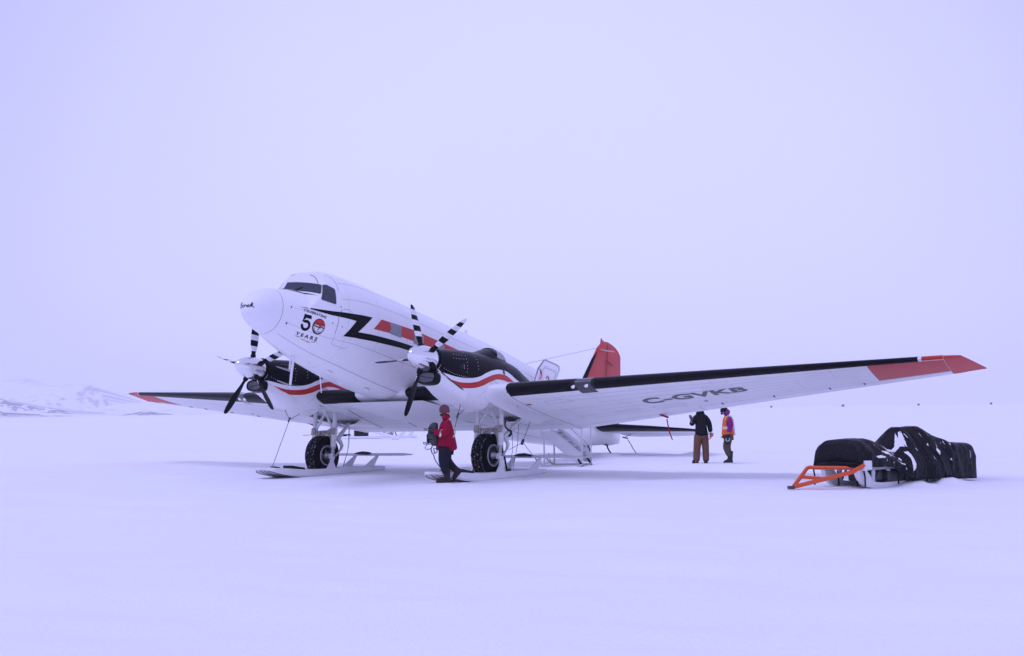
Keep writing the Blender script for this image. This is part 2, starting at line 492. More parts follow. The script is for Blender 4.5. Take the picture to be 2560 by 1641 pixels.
# ---- wing
CH = [0, .002, .006, .012, .02, .03, .045, .065, .09, .12, .16, .2, .26, .32, .4, .48, .56, .64, .72, .8, .87, .93, .97, .995]
def foil_ring(y, off=0.0, st=None):
    return [L(WP(y, c, 1, off, st)) for c in reversed(CH)] + [L(WP(y, c, -1, off, st)) for c in CH[1:]]
MB().loft([foil_ring(y) for y in np.linspace(-3.85, 3.85, 23)]).build('wing_centre_section', WING_W, plane)
for sd in (1, -1):
    ys = list(np.linspace(3.856, 13.75, 50))
    wing = MB().loft([foil_ring(sd * y) for y in ys]).build('wing', WING_W, plane)
    # squared, raked tip
    tipst = [(13.756, 8.50, 9.90, -.19, -.33, .10), (13.95, 8.56, 9.90, -.175, -.31, .09), (14.10, 8.62, 9.89, -.165, -.285, .08), (14.3, 9.2, 9.88, -.19, -.26, .07), (14.5, 9.80, 9.86, -.225, -.24, .04)]
    MB().loft([foil_ring(sd * t[0], 0, t[1:]) for t in tipst]).build('wing_tip', TAILRED, plane)
    # rubber de-icing boot round the leading edge, in two runs with the landing lamp between
    def boot(y0, y1, c0, nm, m=BOOT, off=.008, n=24):
        rows = []
        for y in np.linspace(y0, y1, n):
            cs = [c for c in CH if c <= c0] + [c0]
            up = [L(WP(sd * y, c, 1, off if c < c0 else .001)) for c in reversed(cs)]
            lo = [L(WP(sd * y, c, -1, off if c < c0 else .001)) for c in cs[1:]]
            rows.append(up + lo)
        return MB().loft(rows, closed=False).build(nm, m, wing, smooth=50)
    boot(3.95, 5.50, .07, 'de_icing_boot')
    boot(6.06, 13.22, .07, 'de_icing_boot')
    boot(5.495, 5.605, .068, 'boot_joint', HOSE, .006, 4)
    boot(5.985, 6.065, .068, 'boot_joint', HOSE, .006, 4)
    boot(13.30, 13.745, .05, 'leading_edge_paint', RED)
    # red outer panel, above and below, as far as the aileron hinge
    for up in (1, -1):
        rows = []
        for y in np.linspace(12.13, 13.745, 10):
            rows.append([L(WP(sd * (y + (.12 if up < 0 else 0) * 0), c, up, .003)) for c in np.linspace(.073, .775, 14)])
        MB().loft(rows, closed=False).build('red_panel', TAILRED, wing, smooth=50)
    # landing lamp behind a clear cover
    rows = []
    for y in np.linspace(5.60, 5.99, 10):
        cs = [c for c in CH if c <= .12] + [.12]
        rows.append([L(WP(sd * y, c, 1, .006)) for c in reversed(cs[:-4])] + [L(WP(sd * y, c, -1, .006)) for c in cs[1:]])
    lam = MB().loft(rows, closed=False).build('landing_lamp', LENS, wing, smooth=50)
    for yy in (5.545, 5.86):
        c = WP(sd * yy, .012, -1, .010)
        MB().lathe([(-.004, .06), (.006, .055), (.012, .03)], L(c), (-1, 0, -.25), 16).build('reflector', LAMPW, lam)

# ---- fin and rudder
def slab(profile, thick, name, m, parent, mid=None):
    """profile: list of (z, x leading, x trailing); a symmetric foil standing on end"""
    rings = []
    for z, xl, xt, t in profile:
        ch = xt - xl
        ring = []
        for c in reversed(CH):
            ring.append((xl + c * ch, (foil(c, t)[0]) * ch, z))
        for c in CH[1:]:
            ring.append((xl + c * ch, -(foil(c, t)[0]) * ch, z))
        rings.append(LL(ring))
    return MB().loft(rings).build(name, m, parent, smooth=45)
fin = slab([(.1, 16.0, 18.88, .085), (.5, 16.38, 18.88, .085), (1.47, 17.12, 18.89, .10), (2.2, 17.68, 18.91, .11), (2.80, 18.12, 18.93, .13), (2.97, 18.33, 18.94, .13), (3.11, 18.59, 18.945, .12), (3.18, 18.81, 18.947, .1)], 0, 'tail_fin', TAILRED, plane)
slab([(-.55, 18.86, 20.05, .06), (.0, 18.855, 20.3, .06), (1.0, 18.855, 20.34, .055), (2.14, 18.87, 20.27, .05), (2.86, 18.885, 20.20, .05), (3.01, 18.89, 20.02, .05), (3.12, 18.90, 19.74, .055), (3.175, 18.91, 19.44, .06), (3.2, 18.92, 19.05, .06)], 0, 'rudder', TAILRED, plane)
b_ = MB()
rows = []
for z, xl, t in ((.62, 16.475, .085), (1.47, 17.12, .10), (2.2, 17.68, .11), (2.78, 18.135, .13)):
    ch = 18.9 - xl
    cs = [0, .004, .012, .03, .06, .10]
    rows.append(LL([(xl + c * ch - .006, foil(c, t)[0] * ch + .005, z) for c in reversed(cs)] + [(xl + c * ch - .006, -foil(c, t)[0] * ch - .005, z) for c in cs[1:]]))
b_.loft(rows, closed=False).build('de_icing_boot', BOOT, fin, smooth=60)
MB().loft([LL([(x, y, z) for x, y in ((18.38 + d, .035 * k), (18.60 + d, .035 * k), (18.60 + d, -.035 * k), (18.38 + d, -.035 * k))]) for z, d, k in ((2.92, .0, 1), (3.06, .05, .8), (3.17, .06, .6))]).build('fin_tip_fairing', TAILRED, fin)
MB().tube(LL([(18.44, 0, 3.15), (18.47, 0, 3.22)]), .03, 10).build('beacon', RED, fin)
MB().prism(LL([(18.25, .10, 2.735), (18.55, .36, 2.74), (18.95, .36, 2.78), (18.80, .08, 2.79)]), (0, 0, .012)).build('antenna_blade', SKIW, fin)
st_ = MB(); strip_l = [(18.93, 1.9), (18.935, 2.9)]
MB().bar(L((18.90, .085, .2)), L((18.91, .060, 3.05)), .014, .014).build('hinge_gap', DSEAM, fin)
MB().tube(LL([(18.98, .07, 2.44), (19.35, .09, 2.33)]), .018, 6).build('trim_rod', DSEAM, fin)

# ---- tailplane
for sd in (1, -1):
    prof = [(.20, 17.22, 19.48, .118), (.7, 17.38, 19.485, .115), (2.2, 18.00, 19.50, .105), (3.4, 18.60, 19.56, .09), (3.8, 18.90, 19.60, .085), (3.98, 19.15, 19.62, .08), (4.06, 19.42, 19.63, .07)]
    prof2 = [(.42, 19.50, 20.30, .05), (.9, 19.50, 20.52, .05), (2.4, 19.52, 20.42, .05), (3.3, 19.575, 20.25, .05), (3.75, 19.61, 20.05, .05), (4.0, 19.64, 19.85, .05)]
    zb = -.25
    def hring(y, xl, xt, t, zb=zb):
        ch = xt - xl
        return LL([(xl + c * ch, sd * y, zb + foil(c, t)[0] * ch) for c in reversed(CH)] + [(xl + c * ch, sd * y, zb - foil(c, t)[0] * ch) for c in CH[1:]])
    stab = MB().loft([hring(*p) for p in prof]).build('tailplane', WING_W, plane, smooth=45)
    MB().loft([hring(*p) for p in prof2]).build('elevator', WING_W, plane, smooth=45)
    rows = []
    for y in (.25, .7, 1.2, 2.2, 3.4, 3.8, 3.98):
        xl = float(np.interp(y, [p[0] for p in prof], [p[1] for p in prof])); t = .118 if y < 1 else .108 if y < 3 else .094
        ch = 19.5 - xl
        cs = [0, .004, .012, .03, .06, .11, .17, .24, .31, .38]
        rows.append(LL([(xl + c * ch - .006, sd * y, zb + foil(c, t)[0] * ch + .006) for c in reversed(cs)] + [(xl + c * ch - .006, sd * y, zb - foil(c, t)[0] * ch - .006) for c in cs[1:]]))
    MB().loft(rows, closed=False).build('de_icing_boot', BOOT, stab, smooth=60)
# tail cone below the rudder
MB().loft([[L((x, r * math.cos(a) * .7, z + r * math.sin(a))) for a in np.linspace(0, 2 * math.pi, 25)[:-1]] for x, r, z in ((18.6, .30, -.46), (19.2, .29, -.46), (19.8, .24, -.42), (20.15, .17, -.36), (20.35, .08, -.30))]).build('tail_cone', WHITE, plane)

# ---- nacelles
NTH = np.linspace(0, 2 * math.pi, 97)[:-1]
PR_X, PR_Z, PR_R = 3.383, -0.737, 1.46
for sd in (1, -1):
    xs = list(np.linspace(3.74, 4.1, 8)) + list(np.linspace(4.16, 9.58, 84))
    mb = MB(); n = len(NTH)
    mb.v = [L(p) for x in xs for p in NS(np.full_like(NTH, x), NTH, 0, sd)]
    for i in range(len(xs) - 1):
        for j in range(n):
            k = (j + 1) % n
            xm = (xs[i] + xs[i + 1]) / 2
            yl = float(np.cos(NTH[j] + .03))
            p = NS(np.array([xm]), np.array([NTH[j] + .032]))[0]
            if 5.70 < xm < 7.62 and p[2] < -1.15 and -.53 < p[1] - NAC_Y < .53 : continue
            mb.f.append((i * n + j, i * n + k, (i + 1) * n + k, (i + 1) * n + j)); mb.m.append(0)
    mb.f.append(tuple(range(n - 1, -1, -1))); mb.m.append(0)
    nac = mb.build('engine_nacelle', WHITE, plane, smooth=40)
    # wheel well: an open box inside the nacelle
    w = MB()
    def P_(x, y, z): return L((x + NAC_DX, sd * (NAC_Y + y), z + NAC_DZ))
    x0, x1, yw, zt_, zl_ = 5.66, 7.66, .545, -.75, -1.60
    w.add([P_(x0, -yw, -1.40), P_(x0, yw, -1.40), P_(x1, yw, -1.40), P_(x1, -yw, -1.40), P_(x0, -yw, zt_), P_(x0, yw, zt_), P_(x1, yw, zt_), P_(x1, -yw, zt_)],
          [(0, 1, 5, 4), (1, 2, 6, 5), (2, 3, 7, 6), (3, 0, 4, 7), (4, 5, 6, 7)])
    w.build('wheel_well', WELL, nac, smooth=0)
    # spinner and five feathered blades
    prop = empty('propeller'); prop.parent = plane
    hub = Vector(L((PR_X, sd * NAC_Y, PR_Z)))
    prop.location = hub
    ph = R(-19.95) if sd > 0 else R(-2.32)
    sp = [(-.60, .002), (-.595, .035), (-.57, .075), (-.52, .125), (-.44, .18), (-.33, .232), (-.2, .272), (-.05, .297), (.1, .305), (.24, .305), (.25, .295), (.25, .10)]
    MB().lathe(sp, (0, 0, 0), (1, 0, 0), 48).build('spinner', CHROME, prop, smooth=50)
    for k in range(5):
        a = ph + k * 2 * math.pi / 5
        er = Vector((0, -math.sin(a), math.cos(a)))          # outward (blender axes)
        et = Vector((0, -math.cos(a), -math.sin(a)))         # increasing angle
        ex = Vector((1, 0, 0))
        first = (k % 2 == 1)
        rr = [.25, .33, .42, .52, .62, .74, .80, .92, .98, 1.10, 1.16, 1.27, 1.33, 1.40, 1.44, 1.456, 1.46]
        ch = [.09, .10, .12, .165, .21, .238, .248, .254, .252, .24, .23, .205, .185, .15, .108, .06, .014]
        tk = [.085, .08, .065, .05, .038, .031, .028, .024, .023, .019, .017, .014, .013, .011, .009, .006, .003]
        tw = [30, 28, 25, 21, 17, 13, 11, 8, 7, 4, 3, 1, 0, -1, -2, -2, -2]
        bands = [.58, .72, .88, 1.03, 1.17, 1.32] if (k + (sd < 0)) % 2 == 0 else [.46, .60, .76, .91, 1.05, 1.19, 1.32]
        r2 = sorted(set(rr) | set(bands))
        r2 = [r_ for i_, r_ in enumerate(r2) if r_ in bands or all(abs(r_ - b_) > .012 for b_ in bands)]
        ch, tk, tw = ([float(v) for v in np.interp(r2, rr, q_)] for q_ in (ch, tk, tw)); rr = r2
        rows = []
        for r_, c_, t_, w_ in zip(rr, ch, tk, tw):
            q = R(w_) 
            cx = ex * math.cos(q) + et * math.sin(q); cn = et * math.cos(q) - ex * math.sin(q)
            row = []
            for s in range(16):
                b = 2 * math.pi * s / 16
                row.append(er * r_ + cx * (c_ / 2 * math.cos(b)) + cn * (t_ / 2 * math.sin(b)))
            rows.append(row)
        mb = MB()
        for i in range(len(rows) - 1):
            rm = (rr[i] + rr[i + 1]) / 2
            o = i * 16
            # bands painted on one face only
            idx = sum(rm > e for e in bands)
            wb = idx % 2 == 1
            for s in range(16):
                mi = 1 if (wb and s < 8) else 0
                mb.v += [tuple(v) for v in (rows[i][s], rows[i][(s + 1) % 16], rows[i + 1][(s + 1) % 16], rows[i + 1][s])]
                mb.f.append(tuple(range(len(mb.v) - 4, len(mb.v)))); mb.m.append(mi)
        bl = mb.build('blade', [BLACK, SKIW], prop, smooth=60, recalc=False)
        bm = bmesh.new(); bm.from_mesh(bl.data)
        bmesh.ops.remove_doubles(bm, verts=bm.verts, dist=1e-5)
        bmesh.ops.recalc_face_normals(bm, faces=bm.faces)
        bm.to_mesh(bl.data); bm.free()
        # dark root boot where the blade leaves the spinner
        MB().tube([er * .20, er * .34, er * .40], [.075, .07, .055], 14).build('blade_root', BLACK, prop)

# ---- main gear with skis
SDV = 0
def gz(x): return -3.2814 - .0327 * SDV + .1675 * (x - 6.47) + (.015 if SDV else 0)   # body z of the snow under the aeroplane
for sd in (1, -1):
    SDV = sd
    g = empty('main_gear'); g.parent = plane
    def G(x, y, z): return L((x + NAC_DX, sd * (NAC_Y + y), z + NAC_DZ))
    gx, az = 6.61, -2.675
    MB().lathe([(-.215, .36), (-.215, .43), (-.20, .49), (-.165, .535), (-.11, .556), (-.04, .562), (.04, .562), (.11, .556), (.165, .535), (.20, .49), (.215, .43), (.215, .36), (.19, .31), (.15, .29), (-.15, .29), (-.19, .31)], G(gx, 0, az), (0, 1, 0), 56, close=True).build('tyre', RUBBER, g, smooth=50)
    tr = MB()
    for yy in (-.13, -.045, .045, .13):
        rr_ = .5625 if abs(yy) < .1 else .555
        tr.lathe([(yy - .028, rr_ - .02), (yy - .028, rr_ + .006), (yy + .028, rr_ + .006), (yy + .028, rr_ - .02)], G(gx, 0, az), (0, -1, 0), 56)
    tr.build('tread', TREAD, g, smooth=30)
    for s2 in (1, -1):
        rim = MB().lathe([(.10, .30), (.175, .31), (.20, .285), (.185, .25), (.12, .235), (.10, .20), (.13, .15), (.15, .11), (.21, .09), (.24, .07), (.24, .01)], G(gx, 0, az), (0, -s2 * sd, 0), 40).build('rim', STEEL, g)
        bl = MB()
        for k in range(12):
            a = k * math.pi / 6
            c = G(gx + .225 * math.cos(a), s2 * .155, az + .225 * math.sin(a))
            bl.lathe([(-.02, .018), (.012, .016), (.014, .004)], c, (0, -s2 * sd, 0), 8)
        bl.build('bolt_ring', DSEAM, rim)['kind'] = 'stuff'
    MB().tube([G(gx, -.40, az), G(gx, .40, az)], .045, 14).build('axle', GEARW, g)
    for s2 in (1, -1):
        y = .365 * s2
        MB().tube([G(6.52, y, -1.15), G(gx - .01, y, -1.93)], .062, 14).build('upper_leg', GEARW, g)
        MB().tube([G(gx, y, -1.86), G(gx, y, -1.93), G(gx, y, -2.06), G(gx, y, -2.12), G(gx, y, -2.2), G(gx, y, -2.46)], [.07, .088, .088, .078, .082, .082], 14).build('shock_strut', GEARW, g)
        MB().tube([G(gx, y, -2.40), G(gx, y, -2.70)], .058, 14).build('piston', STEEL, g)
        MB().tube([G(gx, y, -2.42), G(gx, y, -2.455)], .092, 14).build('collar', STEEL, g)
        MB().box(G(gx, y, -2.70), .15, .13, .16).build('axle_fitting', GEARW, g, bevel=.02)
        MB().tube([G(6.56, 0, -1.42), G(gx - .02, y * .92, -1.97)], .036, 10).build('brace', GEARW, g)
        # drag strut back to the wing, and the crooked linkage below it
        MB().tube([G(7.55, .12 + .2 * s2, -1.62), G(6.74, y, -2.20)], .055, 12).build('drag_strut', GEARW, g)
        MB().tube([G(7.40, .12 + .2 * s2, -1.86), G(6.80, y, -2.28)], .02, 8).build('strut_rod', GEARW, g)
        MB().loft([[G(x + dx, y + dy, z + dz) for dx, dy, dz in ((-.045 * w_, -.03, 0), (.045 * w_, -.03, .03 * w_), (.045 * w_, .03, .03 * w_), (-.045 * w_, .03, 0))] for x, z, w_ in ((6.76, -2.14, .9), (6.90, -2.24, 1.3), (7.00, -2.36, 1.1), (6.97, -2.47, .9), (6.86, -2.58, .8), (6.78, -2.66, .7))]).build('torque_arm', GEARW, g, bevel=.01)
        ar = MB()
        ar.tube([G(gx, y * .92, -1.99), G(gx, .02 * s2, -1.97)], .028, 8)
        ar.tube([G(gx, y * .80, -2.34), G(gx, y * .70, -2.18), G(gx, y * .46, -2.06), G(gx, .02 * s2, -1.99)], .026, 8)
        ar.tube([G(gx, y * .62, -1.99), G(gx, y * .74, -2.12)], .018, 8)
        ar.tube([G(gx, y * .62, -1.99), G(gx, y * .46, -2.06)], .018, 8)
        ar.build('arch_truss', GRIME, g)
        MB().box(G(gx - .02, y, -1.985), .14, .15, .20).build('leg_block', GRIME, g, bevel=.02)
    MB().box(G(6.56, 0, -1.36), .14, .15, .2).build('brace_apex', GEARW, g, bevel=.02)
    MB().tube([G(gx, .39, az), G(gx, .52, az + .01)], .035, 10).build('axle_end', YELLOW if sd < 0 else STEEL, g)
    MB().tube([G(gx, -.39, az), G(gx, -.52, az + .01)], .035, 10).build('axle_end', YELLOW if sd > 0 else STEEL, g)
    MB().tube([G(6.9, .52, -1.66), G(6.72, .50, -1.66), G(6.62, .47, -1.76), G(6.66, .44, -1.90), G(6.85, .42, -1.97), G(7.02, .42, -1.98)], .024, 8).build('hose', HOSE, g)
    MB().tube([G(7.02, .42, -1.98), G(7.06, .40, -2.06), G(6.98, .40, -2.12)], .03, 8).build('hose', HOSE, g)
    MB().tube([G(6.80, .40, -2.66), G(6.84, .42, -2.82), G(6.96, .40, -2.98), G(7.12, .36, -3.0), G(7.26, .32, -2.95), G(7.32, .3, -3.06)], .022, 8).build('hose', HOSE, g)
    MB().tube([G(6.84, .36, -2.66), G(6.9, .38, -2.86), G(7.06, .34, -3.02), G(7.24, .28, -3.0), G(7.28, .25, -3.08)], .018, 8).build('hose', HOSE, g)
    MB().tube([G(7.30, .30, gz(7.3) + .19), G(7.32, .3, gz(7.3) + .10)], .03, 8).build('hose_coupling', YELLOW, g)
    # cables
    for pa in ([G(7.70, .02, -1.66), G(7.78, .05, -2.4), G(7.62, .05, gz(7.6) + .16)], [G(7.86, .14, -1.66), G(7.90, .12, -2.2), G(7.74, .12, gz(7.7) + .16)]):
        MB().tube(pa, .007, 5).build('cable', CABLE, g)
    if sd > 0:
        MB().tube([L((8.30, 3.08, -1.37)), L((7.85, 3.08, -2.17))], .008, 5).build('cable', CABLE, g)
        MB().tube([L((7.85, 3.08, -2.17)), L((6.95, 3.2, -2.50))], .008, 5).build('cable', CABLE, g)
        MB().tube([L((7.85, 3.08, -2.17)), L((8.62, 3.1, -2.56))], .008, 5).build('cable', CABLE, g)
        MB().tube([L((8.31, 3.08, -1.36)), L((8.22, 3.08, -1.50))], .03, 8).build('cable_eye', CABLE, g)
        MB().tube([L((7.88, 3.08, -2.10)), L((7.81, 3.08, -2.23))], .04, 8).build('cable_eye', CABLE, g)
    MB().tube([G(5.45, -.05, -1.64), G(5.10, .0, -1.86)], .008, 5).build('cable', CABLE, g)
    MB().tube([G(5.00, .12, -1.60), G(5.10, .0, -1.86)], .008, 5).build('cable', CABLE, g)
    MB().tube([G(5.10, .0, -1.86), G(4.62, .0, gz(4.62) + .28)], .009, 5).build('cable', CABLE, g)
    MB().tube([G(5.11, .0, -1.80), G(5.06, .0, -1.93)], .025, 8).build('cable_eye', CABLE, g)

    # ski: turned up toe, thick flat body, wheel slot hidden by snow
    sk = empty('ski'); sk.parent = plane
    prof = [(4.22, .30, .315, .10), (4.26, .262, .335, .25), (4.36, .225, .335, .36), (4.6, .155, .315, .43), (5.0, .075, .275, .46), (5.4, .025, .235, .47), (5.62, .008, .215, .47), (6.2, .0, .205, .47), (7.4, .0, .195, .47), (8.3, .0, .185, .47), (8.75, .012, .165, .46), (9.02, .035, .14, .44)]
    rows = []
    for x, a, b, hw_ in prof:
        ch_ = min(.04, (b - a) * .35)
        rows.append([G(x, yy, gz(x) + zz - .03) for yy, zz in ((-hw_ + ch_, a), (hw_ - ch_, a), (hw_, a + ch_), (hw_, b - ch_ * .4), (hw_ - ch_ * .4, b), (-hw_ + ch_ * .4, b), (-hw_, b - ch_ * .4), (-hw_, a + ch_))])
    MB().loft(rows).build('ski_body', SKIW, sk, smooth=30)
    # sole sheet with dark runner strips, seen under the toe
    rows = []
    for x, a, b, hw_ in prof[1:8]:
        rows.append([G(x + .0, yy, gz(x) + a - .036) for yy in np.linspace(-hw_ * .86, hw_ * .86, 7)])
    MB().loft(rows, closed=False).build('sole', SKIB, sk)
    for yy in (-.40, -.13, .13, .40):
        rows = [[G(x, hw_ / .47 * yy - .007, gz(x) + a - .045), G(x, hw_ / .47 * yy + .007, gz(x) + a - .045), G(x, hw_ / .47 * yy + .007, gz(x) + a - .035), G(x, hw_ / .47 * yy - .007, gz(x) + a - .035)] for x, a, b, hw_ in prof[1:8]]
        MB().loft(rows).build('runner_strip', HOSE, sk)
    MB().box(G(5.50, .0, gz(5.5) + .235), .55, .34, .085, None).build('black_pad', HOSE, sk, bevel=.015)
    MB().box(G(4.74, .0, gz(4.74) + .30), .20, .20, .025).build('black_pad', HOSE, sk, bevel=.01)
    for s2 in (1, -1):
        MB().prism([G(6.42, s2 * .40, gz(6.42) + .16), G(6.80, s2 * .40, gz(6.8) + .16), G(6.68, s2 * .40, gz(6.68) + .34), G(6.68, s2 * .40, az - .02), G(6.56, s2 * .40, az - .02), G(6.55, s2 * .40, gz(6.55) + .34)], Vector(G(0, .05, 0)) - Vector(G(0, 0, 0))).build('pedestal', SKIW, sk)
        MB().prism([G(8.05, s2 * .42, gz(8.05) + .14), G(8.50, s2 * .42, gz(8.5) + .13), G(8.70, s2 * .42, gz(8.7) + .45), G(8.58, s2 * .42, gz(8.58) + .45)], Vector(G(0, .03, 0)) - Vector(G(0, 0, 0))).build('rear_strut', SKIW, sk)
    # trim aerofoil across the tail of the ski
    rows = []
    for y, k in ((-1.72, .05), (-1.60, .55), (-1.4, 1), (-.5, 1), (.5, 1), (1.4, 1), (1.60, .55), (1.72, .05)):
        rows.append([G(8.62 + c * .30 * k - .10 * k, y, gz(8.62) + .46 + c * .05 + zz * k) for c, zz in ((0, 0), (.06, .03), (.35, .045), (.7, .025), (1, 0), (.7, -.022), (.35, -.036), (.06, -.026))])
    MB().loft(rows).build('trim_aerofoil', SKIW, sk, smooth=50)
    rows = [[G(8.45 + .28 * math.cos(a) + .1, y, gz(8.62) + .465 + h * math.sin(a)) for a in np.linspace(0, math.pi, 9)] for y, h in ((-.22, .035), (-.14, .085), (.02, .10), (.14, .075), (.22, .035))]
    MB().loft(rows).build('black_cover', HOSE, sk, smooth=50)

# tail wheel on its fork
SDV = 0
tw_ = empty('tail_gear'); tw_.parent = plane
tx = 17.55; tz = gz(tx) + .27
MB().lathe([(-.10, .17), (-.10, .22), (-.07, .265), (0, .28), (.07, .265), (.10, .22), (.10, .17)], L((tx, .0, tz)), (0, 1, 0), 32).build('tyre', RUBBER, tw_, smooth=50)
for s2 in (1, -1):
    MB().lathe([(.05, .18), (.095, .17), (.08, .10), (.11, .05), (.11, .005)], L((tx, 0, tz)), (0, s2, 0), 24).build('rim', GEARW, tw_)
    MB().bar(L((tx, .13 * s2, tz)), L((17.2, .10 * s2, -.86)), .04, .10).build('fork', GEARW, tw_)
MB().tube([L((17.22, 0, -.92)), L((17.15, 0, -.6))], .09, 12).build('fork_post', GEARW, tw_)
# ------------------------------------------------------------------ livery, windows and skin details
FSp = lambda x, t, off: FS(np.asarray(x) * .988, np.asarray(t) - .009 * np.sign(np.cos(t)), off)
def NSs(sd):
    return lambda x, t, off: NS(x, t, off, sd)
def WLow(sd):
    def f(y, c, off):
        return np.array([WP(sd * a, b, -1, off) for a, b in zip(np.atleast_1d(y), np.atleast_1d(c))])
    return f
def both(poly):
    return (poly, mir(poly))
def grow(poly, k):
    cx = sum(p[0] for p in poly) / len(poly); cy = sum(p[1] for p in poly) / len(poly)
    return [(cx + (p[0] - cx) * k, cy + (p[1] - cy) * k) for p in poly]

# windscreens and cockpit side windows: black rubber frame, dark pane
ws = [(1.387, 1.500), (1.897, .96), (1.907, .93), (1.820, .730), (1.794, .714), (1.228, 1.370), (1.238, 1.44)]
sw = [(1.942, .897), (1.965, .893), (2.183, .785), (2.207, .758), (2.199, .470), (2.177, .450), (1.835, .533), (1.812, .566)]
for poly in both(ws):
    f = sheet('windscreen_frame', grow(poly, 1.045), FSp, DSEAM, fus, .006, .05)
    sheet('windscreen_pane', grow(poly, .985), FSp, GLASS, fus, .011, .05)
for poly in both(sw):
    sheet('cockpit_window_frame', grow(poly, 1.10), FSp, DSEAM, fus, .006, .05)
    sheet('cockpit_window_pane', grow(poly, .97), FSp, GLASS, fus, .011, .05)
# black wiper channel and anti-glare strip under the windscreens
brow = [(1.06, 1.50), (1.10, 1.30), (1.45, 1.04), (1.688, .74), (1.765, .600), (1.72, .69), (1.42, .985), (1.20, 1.215), (1.13, 1.35)]
for poly in both(brow):
    sheet('wiper_channel', poly, FSp, BLACK, fus, .006, .04)
for s2 in (0, 1):
    a, b = (1.30, 1.20), (1.50, 1.17)
    pa = [(1.36, 1.10), (1.45, 1.14), (1.56, 1.10)]
    if s2: pa = mir(pa)
    MB().tube([L(FS(np.array([x]), np.array([t]), .022)[0]) for x, t in pa], .010, 6).build('wiper', HOSE, fus)

# lightning stripe
bolt = [(1.241, .273), (2.08, .255), (2.867, .240), (3.438, .262), (2.981, -.162), (3.429, -.124), (3.89, -.093), (4.378, -.064), (4.932, -.037), (5.6, -.015), (7.0, 0.0), (9.2, .0),
        (9.2, -.12), (7.0, -.125), (5.6, -.135), (5.123, -.15), (4.583, -.173), (4.067, -.213), (3.548, -.254), (3.083, -.297), (2.543, -.325), (2.881, .085), (2.572, .111), (2.09, .149), (1.656, .209)]
redp = [(3.498, .013), (3.775, .285), (4.14, .291), (4.572, .306), (5.011, .329), (5.5, .338), (6.4, .342), (7.4, .33), (9.5, .28), (9.5, .12), (7.4, .115), (5.862, .098), (5.571, .094), (5.123, .084), (4.572, .068), (4.136, .054)]
for a in both(bolt): sheet('lightning_stripe', a, FSp, BLACK, fus, .004, .10)
for a in both(redp): sheet('red_stripe', a, FSp, RED, fus, .004, .10)
for k in range(7):
    x0 = 4.140 + .9985 * k
    zt = .275 - (.012 * k if k > 3 else 0)
    for a in both([(x0, zt), (x0 + .425, zt + .002), (x0 + .418, zt - .228), (x0 - .008, zt - .224)]):
        sheet('cabin_window_frame', grow(a, 1.09), FSp, SEAM, fus, .007, .2)
        sheet('cabin_window', a, FSp, CABWIN, fus, .011, .2)

# lettering
def glyphs(txt, bold=0.0, shear=0.0, space=1.0):
    """flat outline mesh of a word, width and height scaled to 1"""
    cu = bpy.data.curves.new('t', 'FONT'); cu.body = txt; cu.offset = bold; cu.shear = shear; cu.space_character = space
    cu.resolution_u = 6
    ob = bpy.data.objects.new('t', cu); COL.objects.link(ob)
    dg = bpy.context.evaluated_depsgraph_get()
    me = bpy.data.meshes.new_from_object(ob.evaluated_get(dg))
    v = [(p.co.x, p.co.y) for p in me.vertices]; f = [tuple(p.vertices) for p in me.polygons]
    bpy.data.objects.remove(ob); bpy.data.curves.remove(cu); bpy.data.meshes.remove(me)
    x0, x1 = min(p[0] for p in v), max(p[0] for p in v); y0, y1 = min(p[1] for p in v), max(p[1] for p in v)
    return [((p[0] - x0) / (x1 - x0), (p[1] - y0) / (y1 - y0)) for p in v], f
def lettering(name, txt, P0, P1, Pv, fn, m, parent, off=.005, arc=0.0, **kw):
    """P0 lower left, P1 lower right, Pv upper left, all in surface coordinates"""
    v, f = glyphs(txt, **kw)
    q = []
    for a, b in v:
        b += arc * (1 - (2 * a - 1)**2)
        q.append((P0[0] + a * (P1[0] - P0[0]) + b * (Pv[0] - P0[0]), P0[1] + a * (P1[1] - P0[1]) + b * (Pv[1] - P0[1])))
    P = fn(np.array([p[0] for p in q]), np.array([p[1] for p in q]), off)
    return MB().add([L(p) for p in P], f).build(name, m, parent, smooth=60)
lettering('celebration_lettering', 'CELEBRATING', (1.345, .145), (1.935, .028), (1.366, .216), FSp, BLACK, fus, bold=.030, space=1.12)
lettering('celebration_lettering', 'YEARS', (1.340, -.722), (1.905, -.640), (1.322, -.605), FSp, BLACK, fus, bold=.03, space=1.55)
lettering('celebration_lettering', '1971-2021', (1.545, -.800), (1.785, -.775), (1.545, -.755), FSp, RED, fus, bold=.02)
def aff(P0, P1, Pv):
    return lambda u, v: (P0[0] + u * (P1[0] - P0[0]) + v * (Pv[0] - P0[0]), P0[1] + u * (P1[1] - P0[1]) + v * (Pv[1] - P0[1]))
# the big 5: flag, stem and bowl in one outline (unit square)
T5 = aff((1.340, -.480), (1.600, -.500), (1.352, .050))
arc_o = [(.46 + .46 * math.cos(a), .34 + .34 * math.sin(a)) for a in np.linspace(math.pi, 2 * math.pi + math.pi * .78, 26)]
arc_i = [(.46 + .235 * math.cos(a), .34 + .165 * math.sin(a)) for a in np.linspace(2 * math.pi + math.pi * .72, math.pi, 22)]
five = arc_o + [(.32, .79), (.82, .79), (.82, 1.0), (.10, 1.0), (.02, .50), (.27, .48)] + arc_i
sheet('celebration_numeral', [T5(u, v) for u, v in five], FSp, BLACK, fus, .005, .04)
